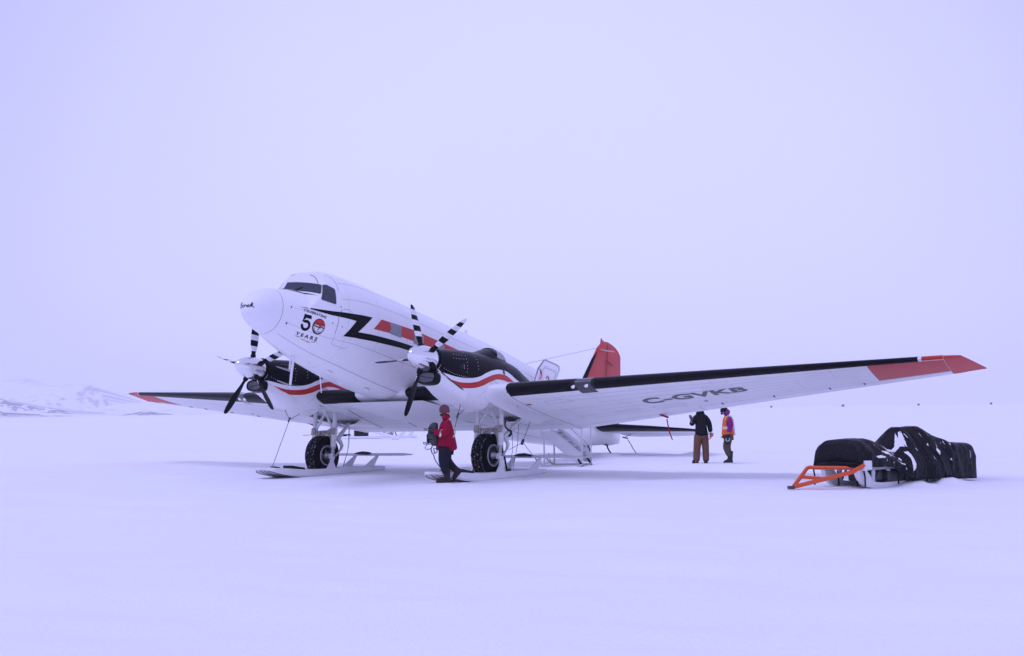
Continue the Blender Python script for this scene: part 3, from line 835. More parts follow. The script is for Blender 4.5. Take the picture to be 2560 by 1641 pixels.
# the round badge that stands for the zero
T0 = aff((1.600, -.478), (1.955, -.478), (1.600, -.002))
def ell(cx, cy, rx, ry, a0=0, a1=2 * math.pi, n=40):
    return [T0(cx + rx * math.cos(a), cy + ry * math.sin(a)) for a in np.linspace(a0, a1, n, endpoint=abs(a1 - a0) < 6.2)]
badge = sheet('celebration_badge', ell(.54, .52, .46, .48), FSp, BLACK, fus, .005, .04)
sheet('badge_field', ell(.56, .54, .40, .42), FSp, SKIW, fus, .0065, .04)
sheet('badge_red_half', ell(.56, .56, .40, .40, R(4), R(176), 30), FSp, RED, fus, .008, .04)
sheet('badge_bolt', [T0(u, v) for u, v in ((.17, .56), (.60, .50), (.50, .60), (.96, .53), (.96, .47), (.62, .505), (.72, .42), (.17, .49))], FSp, BLACK, fus, .009, .04)
lettering('badge_lettering', 'Kenn Borek', T0(.30, .68), T0(.84, .66), T0(.31, .76), FSp, BLACK, fus, off=.0095, shear=.3)
lettering('badge_lettering', 'Air', T0(.48, .33), T0(.66, .33), T0(.48, .42), FSp, BLACK, fus, off=.0085, shear=.3)
mb = MB()
for k in (-.5, 0, .5):
    strip_add(mb, [T0(.56 + k * .66 * math.sqrt(max(0, 1 - ((v - .54) / .42)**2)), v) for v in np.linspace(.13, .46, 8)], .009, FSp, .0085, .8)
strip_add(mb, [T0(u, .22 + .05 * (u - .56)**2) for u in np.linspace(.32, .80, 6)], .009, FSp, .0085, .8)
o = mb.build('badge_globe_lines', BLACK, fus); o['kind'] = 'stuff'
for P0, P1 in (((1.362, -.788), (1.53, -.778)), ((1.80, -.748), (1.945, -.690))):
    T = aff(P0, P1, (P0[0] + .0, P0[1] + .05))
    sheet('badge_small_bolt', [T(u, v) for u, v in ((0, .5), (.62, .35), (.50, .9), (1, .75), (.42, 1.25), (.52, .62), (0, .75))], FSp, BLACK, fus, .005, .04)

# script name across the front of the radome
def NoseF(y, z, off):
    out = []
    for a, b in zip(np.atleast_1d(y), np.atleast_1d(z)):
        lo, hi = NX0 + 1e-4, .8
        for _ in range(30):
            m_ = (lo + hi) / 2
            r, zp = fus_r(np.array([m_]), np.array([0.0])); zp = zp[0]
            th = math.atan2(b - zp, a); r = fus_r(np.array([m_]), np.array([th]))[0][0]
            if r < math.hypot(a, b - zp): lo = m_
            else: hi = m_
        p = FS(np.array([lo]), np.array([th]), .006 + off)[0]
        out.append((p[0] - .004, p[1], p[2]))
    return np.array(out)
strokes = {'B': [[(.1, 0), (.22, 1)], [(.0, .85), (.25, 1.05), (.5, .95), (.48, .68), (.2, .55), (.5, .45), (.52, .15), (.3, 0), (.05, .1)]],
           'o': [[(.3, .45), (.1, .42), (.02, .15), (.2, 0), (.38, .15), (.36, .4), (.25, .48), (.45, .42)]],
           'r': [[(0, .1), (.12, .5), (.2, .4), (.33, .42), (.3, .1), (.4, .02)]],
           'e': [[(0, .2), (.25, .3), (.3, .45), (.15, .5), (.04, .2), (.15, 0), (.38, .12)]],
           'k': [[(0, .05), (.2, .95), (.28, .85), (.1, .1)], [(.14, .3), (.34, .5), (.18, .3), (.34, .02), (.45, .1)]]}
mb = MB(); ux = 0
for chs, adv in (('B', .55), ('o', .40), ('r', .37), ('e', .36), ('k', .45)):
    for st in strokes[chs]:
        strip_add(mb, [(-.215 + (ux + p[0]) * .205, -.062 + p[1] * .115) for p in st], .017, NoseF, 0.0, 1.0, .02)
    ux += adv
o = mb.build('script_lettering', BLACK, nose); o['kind'] = 'stuff'

# skin seams: rings, stringer lines, door outlines
mb = MB()
strip_add(mb, [(RADX / .988, t) for t in np.linspace(0, 2 * math.pi, 49)], .022, FSp, .004, .5)
mb.build('radome_ring', SEAM, fus)
mb = MB()
for x in (2.62, 3.68, 4.85, 5.95, 7.1, 8.4, 9.7, 11.0, 12.4, 13.8, 15.2):
    strip_add(mb, [(x, t) for t in np.linspace(0, 2 * math.pi, 49)], .0055, FSp, .002, 1.1)
for t0, t1 in ((.55, .62), (.92, 1.0), (-.45, -.42), (-1.06, -1.12), (.18, .0)):
    for ln in both([(x, t0 + (t1 - t0) * (x - 1.0) / 15) for x in np.linspace(1.0 if t0 < .5 else 2.4, 16, 30)]):
        if abs(t0 - .18) < .01: ln = ln[:4]
        strip_add(mb, ln, .009 if t0 > -1 else .018, FSp, .002, 1.1)
o = mb.build('skin_seams', SEAM, fus); o['kind'] = 'stuff'
mb = MB()
for ln in both([(1.511, 1.56), (1.684, 1.56), (1.742, 1.448), (1.851, 1.28), (1.893, 1.202), (1.898, 1.121), (1.885, 1.008)]): strip_add(mb, ln, .012, FSp, .003, 1.0)
for ln in both([(2.06, 1.5), (2.168, 1.166), (2.273, 1.07), (2.31, .967), (2.33, .864), (2.327, .743)]): strip_add(mb, ln, .010, FSp, .003, 1.0)
o = mb.build('roof_hatch_gap', DSEAM, fus); o['kind'] = 'stuff'
door = [(2.72, .27), (2.608, .324), (2.489, .326), (2.393, .295), (2.338, .227), (2.309, .122), (2.318, .019), (2.295, -.115), (2.286, -.289), (2.297, -.45), (2.306, -.56), (2.364, -.592), (2.74, -.612), (2.812, -.565), (2.80, -.36), (2.82, -.1)]
mb = MB()
for ln in both(door): strip_add(mb, ln, .009, FSp, .003, 1.0)
mb.build('crew_door_gap', SEAM, fus)
mb = MB()
for ln in both(door[3:9]): strip_add(mb, ln, .012, FSp, .004, 1.0)
o = mb.build('crew_door_edge', DSEAM, fus); o['kind'] = 'stuff'
for x, t in ((2.335, -.02), (2.30, -.44)):
    for a in (t, math.pi - t):
        MB().ball(L(FS(np.array([x]), np.array([a]), .008)[0]), .03, .02, .035, 10).build('hinge', WHITE, fus)
for x, t, s in ((1.03, .19, .016), (2.33, .36, .013), (2.12, -.06, .012), (2.42, -.12, .012), (1.00, -.50, .02)):
    MB().ball(L(FS(np.array([x]), np.array([t]), .002)[0]), s, s * .8, s * 1.6, 8).build('static_port', DSEAM, fus)
# blade aerials along the roof, pitot mast under the nose, whip aerial
for x, h, w in ((6.35, .24, .22), (9.1, .24, .20)):
    zt = float(F_zt(math.sqrt(x - NX0)))
    MB().loft([[L((x + d + c * k * w, y * k * .02, zt - .02 + z)) for c, y in ((0, 0), (.3, 1), (1, .4), (1, -.4), (.3, -1))] for z, k, d in ((0, 1, 0), (h * .9, .8, .09), (h, .6, .13))]).build('blade_aerial', WHITE, fus)
zb = lambda x: float(F_zb(math.sqrt(x - NX0)))
mst = MB().loft([[L((x + c, y, z)) for c, y in ((-.042, 0), (0, .018), (.045, 0), (0, -.018))] for x, y0, z in ((1.92, 0, -.80), (1.90, 0, -1.25), (1.90, 0, -1.62))]).build('pitot_mast', WHITE, fus)
MB().tube([L((1.92, 0, -1.58)), L((1.60, 0, -1.55)), L((1.45, 0, -1.54))], [.02, .018, .012], 8).build('pitot_tube', STEEL, mst)
MB().tube([L((1.90, -.02, -1.22)), L((1.62, -.05, -1.21)), L((1.42, -.05, -1.20))], [.022, .018, .012], 8).build('pitot_tube', STEEL, mst)
MB().bar(L((1.86, -.05, -.78)), L((1.86, -.03, -1.24)), .02, .05, (1, 0, 0)).build('mast_brace', WHITE, mst)
MB().tube([L((2.96, -.05, zb(2.96) + .02)), L((3.10, -.05, zb(2.96) - .48))], .012, 8).build('whip_aerial', WHITE, fus)
MB().tube([L((12.625, 0, 1.05)), L((18.10, 0, 2.78))], .006, 5).build('aerial_wire', CABLE, plane)
for x, y in ((2.25, .12), (2.95, .25), (3.7, .0), (4.4, .3)):
    rows = [[L((x + d, y + w * s, zb(x + d) - h + .012)) for s in (-1, 1)] for d, w, h in ((-.10, .03, .0), (0, .05, .05), (.10, .04, .02), (.16, .02, .0))]
    MB().loft([[L((x + d, y + w * math.cos(a), zb(x + d) + .02 - h * math.sin(a))) for a in np.linspace(0, math.pi, 7)] for d, w, h in ((-.10, .02, .02), (-.02, .05, .06), (.08, .05, .07), (.10, .03, .05))]).build('belly_fairing', WHITE, fus)

# ---- nacelle paint, intake, exhaust, fasteners
blk = [(3.743, -1.049), (3.80, -.689), (3.934, -.489), (4.102, -.373), (4.28, -.283), (4.446, -.219), (4.618, -.152), (4.75, -.091), (4.884, -.02), (5.117, .133), (5.367, .345), (5.647, .504), (5.954, .595), (6.222, .607), (6.484, .543), (6.817, .402), (7.3, .33), (7.9, .42), (8.5, .70), (8.95, 1.1)]
rup = [(3.80, -1.011), (3.888, -.79), (4.037, -.65), (4.183, -.565), (4.322, -.507), (4.485, -.44), (4.649, -.36), (4.819, -.269), (4.993, -.162), (5.289, .09), (5.626, .316), (5.913, .418), (6.15, .437), (6.51, .323), (6.9, .15), (7.3, .05)]
rlo = [(3.891, -1.272), (3.991, -1.06), (4.126, -.911), (4.28, -.798), (4.434, -.72), (4.571, -.659), (4.709, -.586), (4.871, -.495), (4.995, -.419), (5.247, -.229), (5.552, .033), (5.842, .191), (6.044, .21), (6.251, .195), (6.6, .05), (7.0, -.05)]
f_b = pchip([p[0] for p in blk], [p[1] for p in blk])
f_u = pchip([p[0] for p in rup], [p[1] for p in rup]); f_l = pchip([p[0] for p in rlo], [p[1] for p in rlo])
NACS = [o for o in plane.children if o.name.startswith('engine_nacelle')]
for sd, nac in zip((1, -1), NACS):
    fn = NSs(sd)
    rows = []
    for x in np.concatenate([np.linspace(3.742, 4.2, 24), np.linspace(4.24, 8.95, 100)]):
        a = float(f_b(x)); ts = a + (math.pi - 2 * a) * np.linspace(0, 1, 41)
        rows.append([L(p) for p in fn(np.full_like(ts, x), ts, .004)])
    MB().loft(rows, closed=False).build('black_cowl_paint', BLACK, nac, smooth=50)
    for flip in (0, 1):
        rows = []
        for x in np.linspace(4.0, 7.0, 90):
            a, b = float(f_u(x)), float(f_l(max(x, 3.891)))
            ts = a + (b - a) * np.linspace(0, 1, 7)
            if flip: ts = math.pi - ts
            rows.append([L(p) for p in fn(np.full_like(ts, x), ts, .004)])
        MB().loft(rows, closed=False).build('red_stripe', RED, nac, smooth=50)
    def G(x, y, z): return L((x + NAC_DX, sd * (NAC_Y + y), z + NAC_DZ))
    # front ring behind the spinner
    MB().lathe([(0, .30), (.0, .322), (.05, .335), (.08, .32)], G(3.715, 0, PR_Z - NAC_DZ), (1, 0, 0), 48).build('spinner_ring', BLACK, nac)
    # oval chin intake: rubber lip, dark throat, white fairing
    def stad(x, w, h, z, n=40):
        out = []
        for k in range(n):
            a = 2 * math.pi * k / n
            c, s = math.cos(a), math.sin(a)
            ex = 2 / 2.6
            out.append(G(x, w / 2 * math.copysign(abs(c)**(2 / 3.2), c), z + h / 2 * math.copysign(abs(s)**ex, s)))
        return out
    zc = -1.165
    MB().loft([stad(3.74, .455, .225, zc), stad(3.60, .475, .24, zc), stad(3.575, .515, .272, zc), stad(3.60, .55, .305, zc), stad(3.72, .575, .325, zc), stad(3.82, .58, .33, zc)], cap0=False, cap1=False).build('intake_lip', BLACK, nac, smooth=60)
    MB().loft([stad(3.82, .578, .328, zc), stad(4.05, .66, .40, -1.19), stad(4.4, .80, .50, -1.26), stad(4.8, .90, .55, -1.33)], cap0=False).build('intake_fairing', WHITE, nac, smooth=60)
    MB().loft([stad(3.61, .472, .236, zc), stad(3.68, .46, .228, zc), stad(3.69, .01, .01, zc)], cap0=False).build('intake_throat', INTAKE, nac, smooth=60)
    MB().bar(G(3.675, -.20, zc + .05), G(3.675, .18, zc - .02), .015, .02).build('intake_vane', DSEAM, nac)
    # exhaust hump and pipe
    def hump(x, w, h):
        zt = float(N_zt(x))
        return [G(x, w * math.cos(a), zt - .16 + (h + .16) * max(math.sin(a), -.2)) for a in np.linspace(-.35, math.pi + .35, 25)]
    MB().loft([hump(5.30, .30, -.02), hump(5.52, .31, .01), hump(5.72, .32, .06), hump(5.97, .34, .14), hump(6.18, .34, .19), hump(6.27, .34, .19)], closed=False).build('exhaust_hump', BLACK, nac, smooth=60)
    rows = []
    for k, (x0, x1) in enumerate(((6.22, 6.26), (6.36, 6.92), (6.34, 6.90), (6.24, 6.28))):
        sc_ = (1, .98, .88, .88)[k]
        ring = []
        for a in np.linspace(0, 2 * math.pi, 33)[:-1]:
            t = (1 - math.sin(a)) / 2
            ring.append(G(x0 + (x1 - x0) * t, .325 * sc_ * math.cos(a), -.06 + .01 + .115 * (1 - 0) - .10 + .155 * sc_ * math.sin(a) - .10 * t))
        rows.append(ring)
    MB().loft(rows, cap0=False, cap1=True).build('exhaust_pipe', [STEEL], nac, smooth=60)
    # access holes and the sight glass
    for x, t, r_, m_ in ((5.617, -.378, .055, DSEAM), (6.153, .521, .05, DSEAM)):
        ring = [(x + r_ * math.cos(a), t + r_ / .62 * math.sin(a)) for a in np.linspace(0, 2 * math.pi, 17)[:-1]]
        sheet('inspection_port', ring, fn, m_, nac, .007, .05)
        sheet('inspection_port', mir(ring), fn, m_, nac, .007, .05)
    for a in both([(4.36, .42), (4.48, .43), (4.49, .28), (4.37, .27)]): sheet('vent', a, fn, INTAKE if 0 else HOSE, nac, .0075, .05)
    for a in both([(5.33, .66), (5.46, .63), (5.45, .54), (5.33, .57)]): sheet('vent', a, fn, HOSE, nac, .0075, .05)
    for a in both([(4.27, -1.98), (4.355, -1.804), (4.47, -1.60), (4.40, -1.85)]): sheet('drain_outlet', a, fn, HOSE, nac, .006, .04)
    # fasteners along the cowl edges, bright against the black paint
    mb = MB()
    def dot(x, t, r_=.0085):
        for tt in (t, math.pi - t):
            p = fn(np.array([x]), np.array([tt]), .006)[0]
            ring = [(x + r_ * math.cos(a), tt + r_ / .5 * math.sin(a)) for a in (0, math.pi / 3, 2 * math.pi / 3, math.pi, 4 * math.pi / 3, 5 * math.pi / 3)]
            P = fn(np.array([q[0] for q in ring]), np.array([q[1] for q in ring]), .0065)
            mb.add([L(q) for q in P], [tuple(range(6))])
    for k in range(17): dot(3.86 + .063 * k, -.25 + .012 * k)
    for k in range(9): dot(4.62 + .012 * k, .15 + .16 * k)
    for k in range(8): dot(5.05 + .01 * k, .42 + .14 * k)
    for k in range(6): dot(4.2 + .09 * k, .72 + .01 * k)
    for k in range(4): dot(4.24 + .10 * k, .95); dot(4.52, .30 + .06 * k)
    o = mb.build('fasteners', SKIW, nac, smooth=0); o['kind'] = 'stuff'
    mb = MB()
    for ln in both([(5.10, -1.4), (5.25, -.7), (5.42, -.30), (5.62, .10)]) : strip_add(mb, ln, .008, fn, .003, .6)
    for ln in both([(5.60, .10), (6.1, -.05), (6.35, -.12)]): strip_add(mb, ln, .010, fn, .003, .6)
    for ln in both([(5.45, -1.0), (5.75, -.78), (6.5, -.80), (7.6, -.95)]): strip_add(mb, ln, .007, fn, .003, .6)
    o = mb.build('skin_seams', SEAM, nac); o['kind'] = 'stuff'

# ---- wing: joint band, boots of the centre section, seams, registration
CS = [o for o in plane.children if o.name.startswith('wing_centre')][0]
WG = [o for o in plane.children if o.name == 'wing' or o.name.startswith('wing.')]
for sd, wing in zip((1, -1), WG):
    fn = WLow(sd)
    rows = []
    for k, off in ((3.76, .002), (3.775, .016), (3.90, .016), (3.915, .002)):
        rows.append([L(WP(sd * k, c, 1, off)) for c in reversed(CH)] + [L(WP(sd * k, c, -1, off)) for c in CH[1:]])
    MB().loft(rows, cap0=False, cap1=False).build('joint_band', WING_W, wing, smooth=40)
    # smooth fairing from the nacelle side out to the joint
    rows = []
    for t in np.linspace(0, 1, 9):
        y = 3.36 + .40 * t; k = (1 - t)**2.2
        lo = [c for c in CH if c <= .70]
        rows.append([L((WP(sd * y, c, 1, .004)[0] - .05 * k, sd * y, WP(sd * y, c, 1, .004)[2] + .02 * k)) for c in reversed(CH[:5])] + [L((WP(sd * y, c, -1, .004)[0] - .05 * k, sd * y, WP(sd * y, c, -1, .004 + .13 * k)[2])) for c in lo[1:]])
    MB().loft(rows, closed=False).build('root_fairing', WHITE, CS, smooth=60)
    mb = MB()
    strip_add(mb, [(3.93, c) for c in np.linspace(.02, .99, 20)], .016, fn, .004, 4.2)
    o = mb.build('joint_gap', DSEAM, wing)
    mb = MB()
    for k in range(26):
        c = .012 + .030 * k
        mb.ball(L(WP(sd * 3.84, c, -1, .016)), .010, .010, .010, 6)
    for k in range(6):
        mb.ball(L(WP(sd * 3.955, .003 + .011 * k, 1 if k % 2 else -1, .010)), .012, .012, .012, 6)
    o = mb.build('joint_bolts', STEEL, wing); o['kind'] = 'stuff'
    mb = MB()
    for c in (.155, .24, .34, .43, .54, .65, .73): strip_add(mb, [(y, c) for y in np.linspace(3.95 + 2 * (c % .07) / .07, 13.4 if c < .4 else 11.8, 20)], .010, fn, .002, 3)
    for y, c0_, c1_ in ((4.6, .34, .73), (5.7, .09, .34), (7.3, .54, .78), (8.6, .09, .24), (10.4, .34, .73), (11.3, .09, .34)): strip_add(mb, [(y, c) for c in np.linspace(c0_, c1_, 12)], .006, fn, .002, 3)
    for y0, y1, c0, c1 in ((4.5, 5.1, .20, .27), (5.6, 6.2, .62, .68), (6.6, 7.4, .62, .70), (8.3, 9.0, .24, .29)):
        strip_add(mb, [(y0, c0), (y1, c0), (y1, c1), (y0, c1), (y0, c0)], .012, fn, .002, 3)
    o = mb.build('skin_seams', SEAM, wing); o['kind'] = 'stuff'
    mb = MB()
    strip_add(mb, [(y, .815) for y in np.linspace(7.6, 13.72, 20)], .016, fn, .004, 3)
    strip_add(mb, [(y, .895) for y in np.linspace(4.0, 7.55, 12)], .012, fn, .004, 3)
    strip_add(mb, [(7.58, .80), (7.58, .99)], .014, fn, .004, 3)
    o = mb.build('aileron_gap', DSEAM if 0 else SEAM, wing); o['kind'] = 'stuff'
    for y in (8.2, 9.54, 10.93, 11.76, 13.1):
        p = WP(sd * y, .83, -1, .0)
        MB().bar(L((p[0] - .09, sd * y, p[2] - .004)), L((p[0] + .05, sd * y, p[2] - .012)), .02, .02).build('aileron_hinge', WING_W if y > 12 else DSEAM, wing)
    for y, c in ((3.62, .255), (4.03, .238)):
        ring = [(y + .07 * math.cos(a), c + .06 / 4.2 * math.sin(a)) for a in np.linspace(0, 2 * math.pi, 11)[:-1]]
        sheet('fuel_drain', ring, fn, RED, wing, .012 if y < 3.9 else .006, .2)
    MB().tube([L(WP(sd * 7.95, .66, -1, .02)), L(WP(sd * 7.95, .66, -1, -.01))], .05, 12).build('inspection_cap', STEEL, wing)
MB_l = lettering('registration', 'C-GVKB', (6.59, .538), (9.19, .505), (6.59, .378), WLow(1), GREYLET, WG[0], bold=.04, space=1.06, off=.005)
for sd in (1, -1):
    rows = []
    for y in np.linspace(.85, 2.25, 14):
        cs = [c for c in CH if c <= .085] + [.085]
        off = .008
        rows.append([L(WP(sd * y, c, 1, off)) for c in reversed(cs)] + [L(WP(sd * y, c, -1, off)) for c in cs[1:]])
    MB().loft(rows, closed=False).build('de_icing_boot', BOOT, CS, smooth=50)
    fn = WLow(sd)
    mb = MB()
    for (y0, c0), (y1, c1) in (((.45, .20), (1.25, .80)), ((.62, .19), (1.05, .55)), ((1.84, .22), (2.6, .82))):
        strip_add(mb, [(y0 + (y1 - y0) * t, c0 + (c1 - c0) * t) for t in np.linspace(0, 1, 10)], .03, fn, .004, 4)
    o = mb.build('gap_seal', DSEAM, CS); o['kind'] = 'stuff'
    mb = MB()
    for c in (.2, .32, .44, .56, .68): strip_add(mb, [(y, c) for y in np.linspace(0, 2.3, 6)], .014, fn, .002, 4)
    for c in (.44, .56, .68, .80): strip_add(mb, [(y, c) for y in np.linspace(3.3, 3.75, 3)], .014, fn, .002, 4)
    strip_add(mb, [(y, .82) for y in np.linspace(0, 3.75, 6)], .012, fn, .003, 4)
    o = mb.build('skin_seams', SEAM, CS); o['kind'] = 'stuff'
# keel of the wing under the fuselage: shallow fairing
MB().loft([[L((x, y, -1.40 - d * (1 - (y / 1.45)**2) )) for y in np.linspace(-1.45, 1.45, 17)] for x, d in ((5.35, .0), (5.8, .14), (6.6, .25), (7.6, .25), (8.6, .17), (9.5, .06))], closed=False).build('belly_fairing', WING_W, CS, smooth=60)

# ---- rear door swung open, seen on its inner face with red handles
dr = empty('cabin_door'); dr.parent = plane
P = [(1.06, -.9), (1.07, -.2), (1.095, .33), (1.20, .70), (1.385, .985), (1.46, .985), (1.80, .835), (1.90, .77), (1.925, .66), (1.82, .36), (1.74, .10), (1.70, -.9)]
def DP(y, z, d=0.0): return L((11.72 + .10 * (y - 1.1) + d, y, z))
MB().prism([DP(y, z) for y, z in P], Vector(DP(1, 0, .07)) - Vector(DP(1, 0, 0))).build('door_leaf', WHITE, dr, smooth=0, bevel=.012)
def inset(k): 
    cy, cz = 1.47, .1
    return [(cy + (y - cy) * k, cz + (z - cz) * k) for y, z in P]
mb = MB(); a_, b_ = [DP(y, z, -.008) for y, z in P], [DP(y, z, -.008) for y, z in inset(.95)]
mb.loft([a_, b_], True, False, False); mb.build('door_seal', SEAM, dr, smooth=0)
mb = MB(); mb.loft([[DP(y, z, -.004) for y, z in inset(.78)], [DP(y, z, -.02) for y, z in inset(.76)], [DP(y, z, -.02) for y, z in inset(.70)], [DP(y, z, .004) for y, z in inset(.68)]], True, False, False); mb.build('door_rib', GEARW, dr, smooth=0)
MB().prism([DP(y, z, .0) for y, z in ((1.09, .28), (1.195, .70), (1.385, .985), (1.365, .99), (1.172, .71), (1.068, .28))], Vector(DP(1, 0, .09)) - Vector(DP(1, 0, 0))).build('door_edge', DSEAM, dr, smooth=0)
MB().tube([DP(1.28, .60, -.02), DP(1.32, .54, -.06), DP(1.36, .46, -.06), DP(1.33, .38, -.06), DP(1.28, .36, -.02)], .014, 6).build('handle', RED, dr)
MB().tube([DP(1.50, .38, -.02), DP(1.56, .45, -.06), DP(1.60, .40, -.06), DP(1.58, .33, -.02)], .014, 6).build('handle', RED, dr)
MB().bar(DP(1.27, .68, -.02), DP(1.34, .54, -.03), .02, .02).build('latch', DSEAM, dr)
# door opening in the side
sheet('door_opening', [(11.70, .25), (12.95, .25), (12.95, -.85), (11.70, -.85)], FSp, INTAKE, fus, .004, .15)
# ------------------------------------------------------------------ things around the aeroplane
ALU = mat('pale_aluminium', (0.76, 0.76, 0.77), 0.45, metal=0.15, noise=(6, 0.5, (0.62, 0.62, 0.63)))
STEPG = mat('step_grey', (0.52, 0.52, 0.53), 0.55, noise=(8, 0.5, (0.28, 0.28, 0.29)))
ORANGE = mat('orange_powder_coat', (0.66, 0.085, 0.012), 0.42, noise=(5, 0.3, (0.58, 0.09, 0.02)))
TARP = mat('black_tarpaulin', (0.0025, 0.0025, 0.0045), 0.46, spec=0.20, noise=(14, 0.5, (0.006, 0.006, 0.009)), bump=(7, 0.9, 0.07))
SNOWP = mat('lying_snow', (0.86, 0.86, 0.87), 0.8, spec=0.2, bump=(30, 0.3, 0.02))
STRAP = mat('black_webbing', (0.008, 0.008, 0.009), 0.75, spec=0.2)
DKMET = mat('dark_steel', (0.05, 0.05, 0.055), 0.5, metal=0.4, noise=(8, 0.5, (0.14, 0.14, 0.15)))
TAGRED = mat('red_nylon', (0.36, 0.012, 0.016), 0.6)
GREEN = mat('green_rope', (0.20, 0.42, 0.10), 0.7)

STAIRM = mat('stair_aluminium', (0.60, 0.60, 0.61), 0.45, metal=0.1, noise=(6, 0.5, (0.48, 0.48, 0.49)))
# ---- boarding stairs under the rear fuselage
KY = .9466                                    # ground distances were paced against this scale
st = empty('boarding_stairs', (0.9, 35.3 * KY, 0))
tag(st, 'low white metal boarding stairs on flat runners, standing under the rear fuselage', 'stairs')
# local frame: u runs from the platform foot towards the bottom step (image right), w away from the viewer
U = Vector((1.0, -0.06, 0)).normalized(); Wd = Vector((0.42, 1.0, 0)).normalized()
def SP(u, w, z): return U * u + Wd * w + Vector((0, 0, z))
WID = .88
for w in (0, WID):
    MB().loft([[SP(u, w - .04, z), SP(u, w + .04, z), SP(u, w + .04, z + .05), SP(u, w - .04, z + .05)] for u, z in ((-.22, .22), (-.10, .09), (0, .0), (1.1, .0), (1.24, .02))]).build('runner', STAIRM, st, smooth=0)
    MB().bar(SP(.05, w, .0), SP(.05, w, .82), .05, .05, (1, 0, 0)).build('platform_leg', STAIRM, st)
    # deep sloping side plate
    mbx = MB().prism([SP(1.24, w - .012, .10), SP(1.24, w - .012, .36), SP(.32, w - .012, 1.10), SP(-.06, w - .012, 1.10), SP(-.06, w - .012, 1.04), SP(.86, w - .012, .22), SP(1.04, w - .012, .10)], Wd * .024)
    mbx.build('stringer', STAIRM, st, smooth=0)
    MB().prism([SP(-.06, w - .01, .82), SP(-.06, w - .01, 1.04), SP(.44, w - .01, 1.04), SP(.44, w - .01, .82)], Wd * .02).build('platform_side', STAIRM, st, smooth=0)
    r = MB()
    r.tube([SP(1.22, w, .12), SP(1.22, w, 1.36), SP(1.16, w, 1.42), SP(1.10, w, 1.44)], .022, 8)
    r.build('rail_post', STAIRM, st)
    MB().tube([SP(1.22, w, .58), SP(.30, w, 1.42), SP(-.02, w, 1.44), SP(-.02, w, 1.10)], .02, 8).build('handrail', STAIRM, st)
    MB().tube([SP(1.22, w, .36), SP(.26, w, 1.20)], .015, 8).build('midrail', STAIRM, st)
    MB().tube([SP(.30, w, 1.10), SP(.30, w, 1.42)], .018, 8).build('rail_post', STAIRM, st)
    MB().bar(SP(1.24, w - .02, .0), SP(1.10, w - .02, .22), .02, .06).build('edge_strip', HOSE, st)
for k in range(5):
    u, z = 1.14 - .20 * k, .24 + .175 * k
    MB().prism([SP(u - .13, .012, z), SP(u + .11, .012, z), SP(u + .11, .012, z + .03), SP(u - .13, .012, z + .03)], Wd * (WID - .024)).build('tread', STEPG, st, smooth=0)
MB().prism([SP(-.06, .012, 1.06), SP(.34, .012, 1.06), SP(.34, .012, 1.09), SP(-.06, .012, 1.09)], Wd * (WID - .024)).build('platform_deck', STEPG, st, smooth=0)
MB().bar(SP(.05, .0, .10), SP(.05, WID, .10), .03, .03).build('cross_member', STAIRM, st)
MB().tube([SP(.14, .1, .42), SP(.18, .08, .26), SP(.24, .06, .12), SP(.36, .05, .06), SP(.5, .05, .04)], .012, 6).build('green_lashing', GREEN, st)
# raised platform corner piece behind the top of the steps
MB().prism([SP(.18, WID, 1.10), SP(.18, WID, 1.46), SP(.36, WID, 1.46), SP(.36, WID, 1.10)], Wd * .02).build('gate_plate', STAIRM, st, smooth=0)

# ---- gust locks with streamers, hung on the control surfaces
AM = plane.matrix_world.copy() if False else Matrix.Translation(A_POS) @ A_ROT.to_4x4()
def W(p): return AM @ Vector(L(p))
def gust(pts_block, strap, label, rod=None, cat='control lock'):
    o = W(pts_block[0]); root = empty('control_lock', o); tag(root, label, cat)
    A, B = W(pts_block[0]) - o, W(pts_block[1]) - o
    MB().bar(A, B, .08, .05).build('lock_block', TAGRED, root, bevel=.015)
    S_ = [W(p) - o for p in strap]
    rows = [[p + Vector((.016, 0, 0)), p + Vector((.016, .006, 0)), p - Vector((.016, -.006, 0)), p - Vector((.016, 0, 0))] for p in S_]
    MB().loft(rows).build('streamer', TAGRED if 'red' in label.split(' streamer')[0][-12:] else STRAP, root)
    if rod:
        MB().tube([W(p) - o for p in rod], .012, 6).build('lock_rod', DKMET, root)
    return root
gust([(9.46, 6.36, -1.225), (9.62, 6.56, -1.29)], [(9.6, 6.52, -1.33), (9.6, 6.56, -1.50), (9.58, 6.60, -1.66), (9.6, 6.70, -1.90)], 'red lock clamped to the nearer wing trailing edge with a long red streamer', [(9.0, 6.20, -1.06), (9.5, 6.40, -1.22)])
gust([(9.55, -6.22, -1.22), (9.55, -5.88, -1.33)], [(9.55, -5.90, -1.38), (9.55, -5.88, -1.55)], 'dark red lock on the farther wing trailing edge behind the upper wheel leg', [(9.5, -6.74, -1.13), (9.55, -6.2, -1.22)])
gust([(19.6, .50, -.38), (19.7, .70, -.42)], [(19.7, .68, -.46), (19.68, .82, -.64), (19.66, .94, -.82), (19.66, 1.07, -.99)], 'small red lock on the tailplane beside a long hanging black streamer', [(19.5, .90, -.29), (19.6, .62, -.38)])
tl = empty('tail_strap', W((19.1, .1, -.74))); tag(tl, 'short black strap hanging from the underside of the tail cone', 'strap')
o_ = W((19.1, .1, -.74))
rows = [[p + Vector((.03, 0, 0)), p + Vector((.03, .006, 0)), p - Vector((.03, -.006, 0)), p - Vector((.03, 0, 0))] for p in [W(q) - o_ for q in ((19.12, .1, -.75), (19.2, .1, -.84), (19.36, .1, -.94), (19.56, .1, -1.03))]]
MB().loft(rows).build('webbing', STRAP, tl)
MB().bar(W((18.98, .1, -.74)) - o_, W((19.18, .1, -.75)) - o_, .08, .04).build('buckle', DKMET, tl)

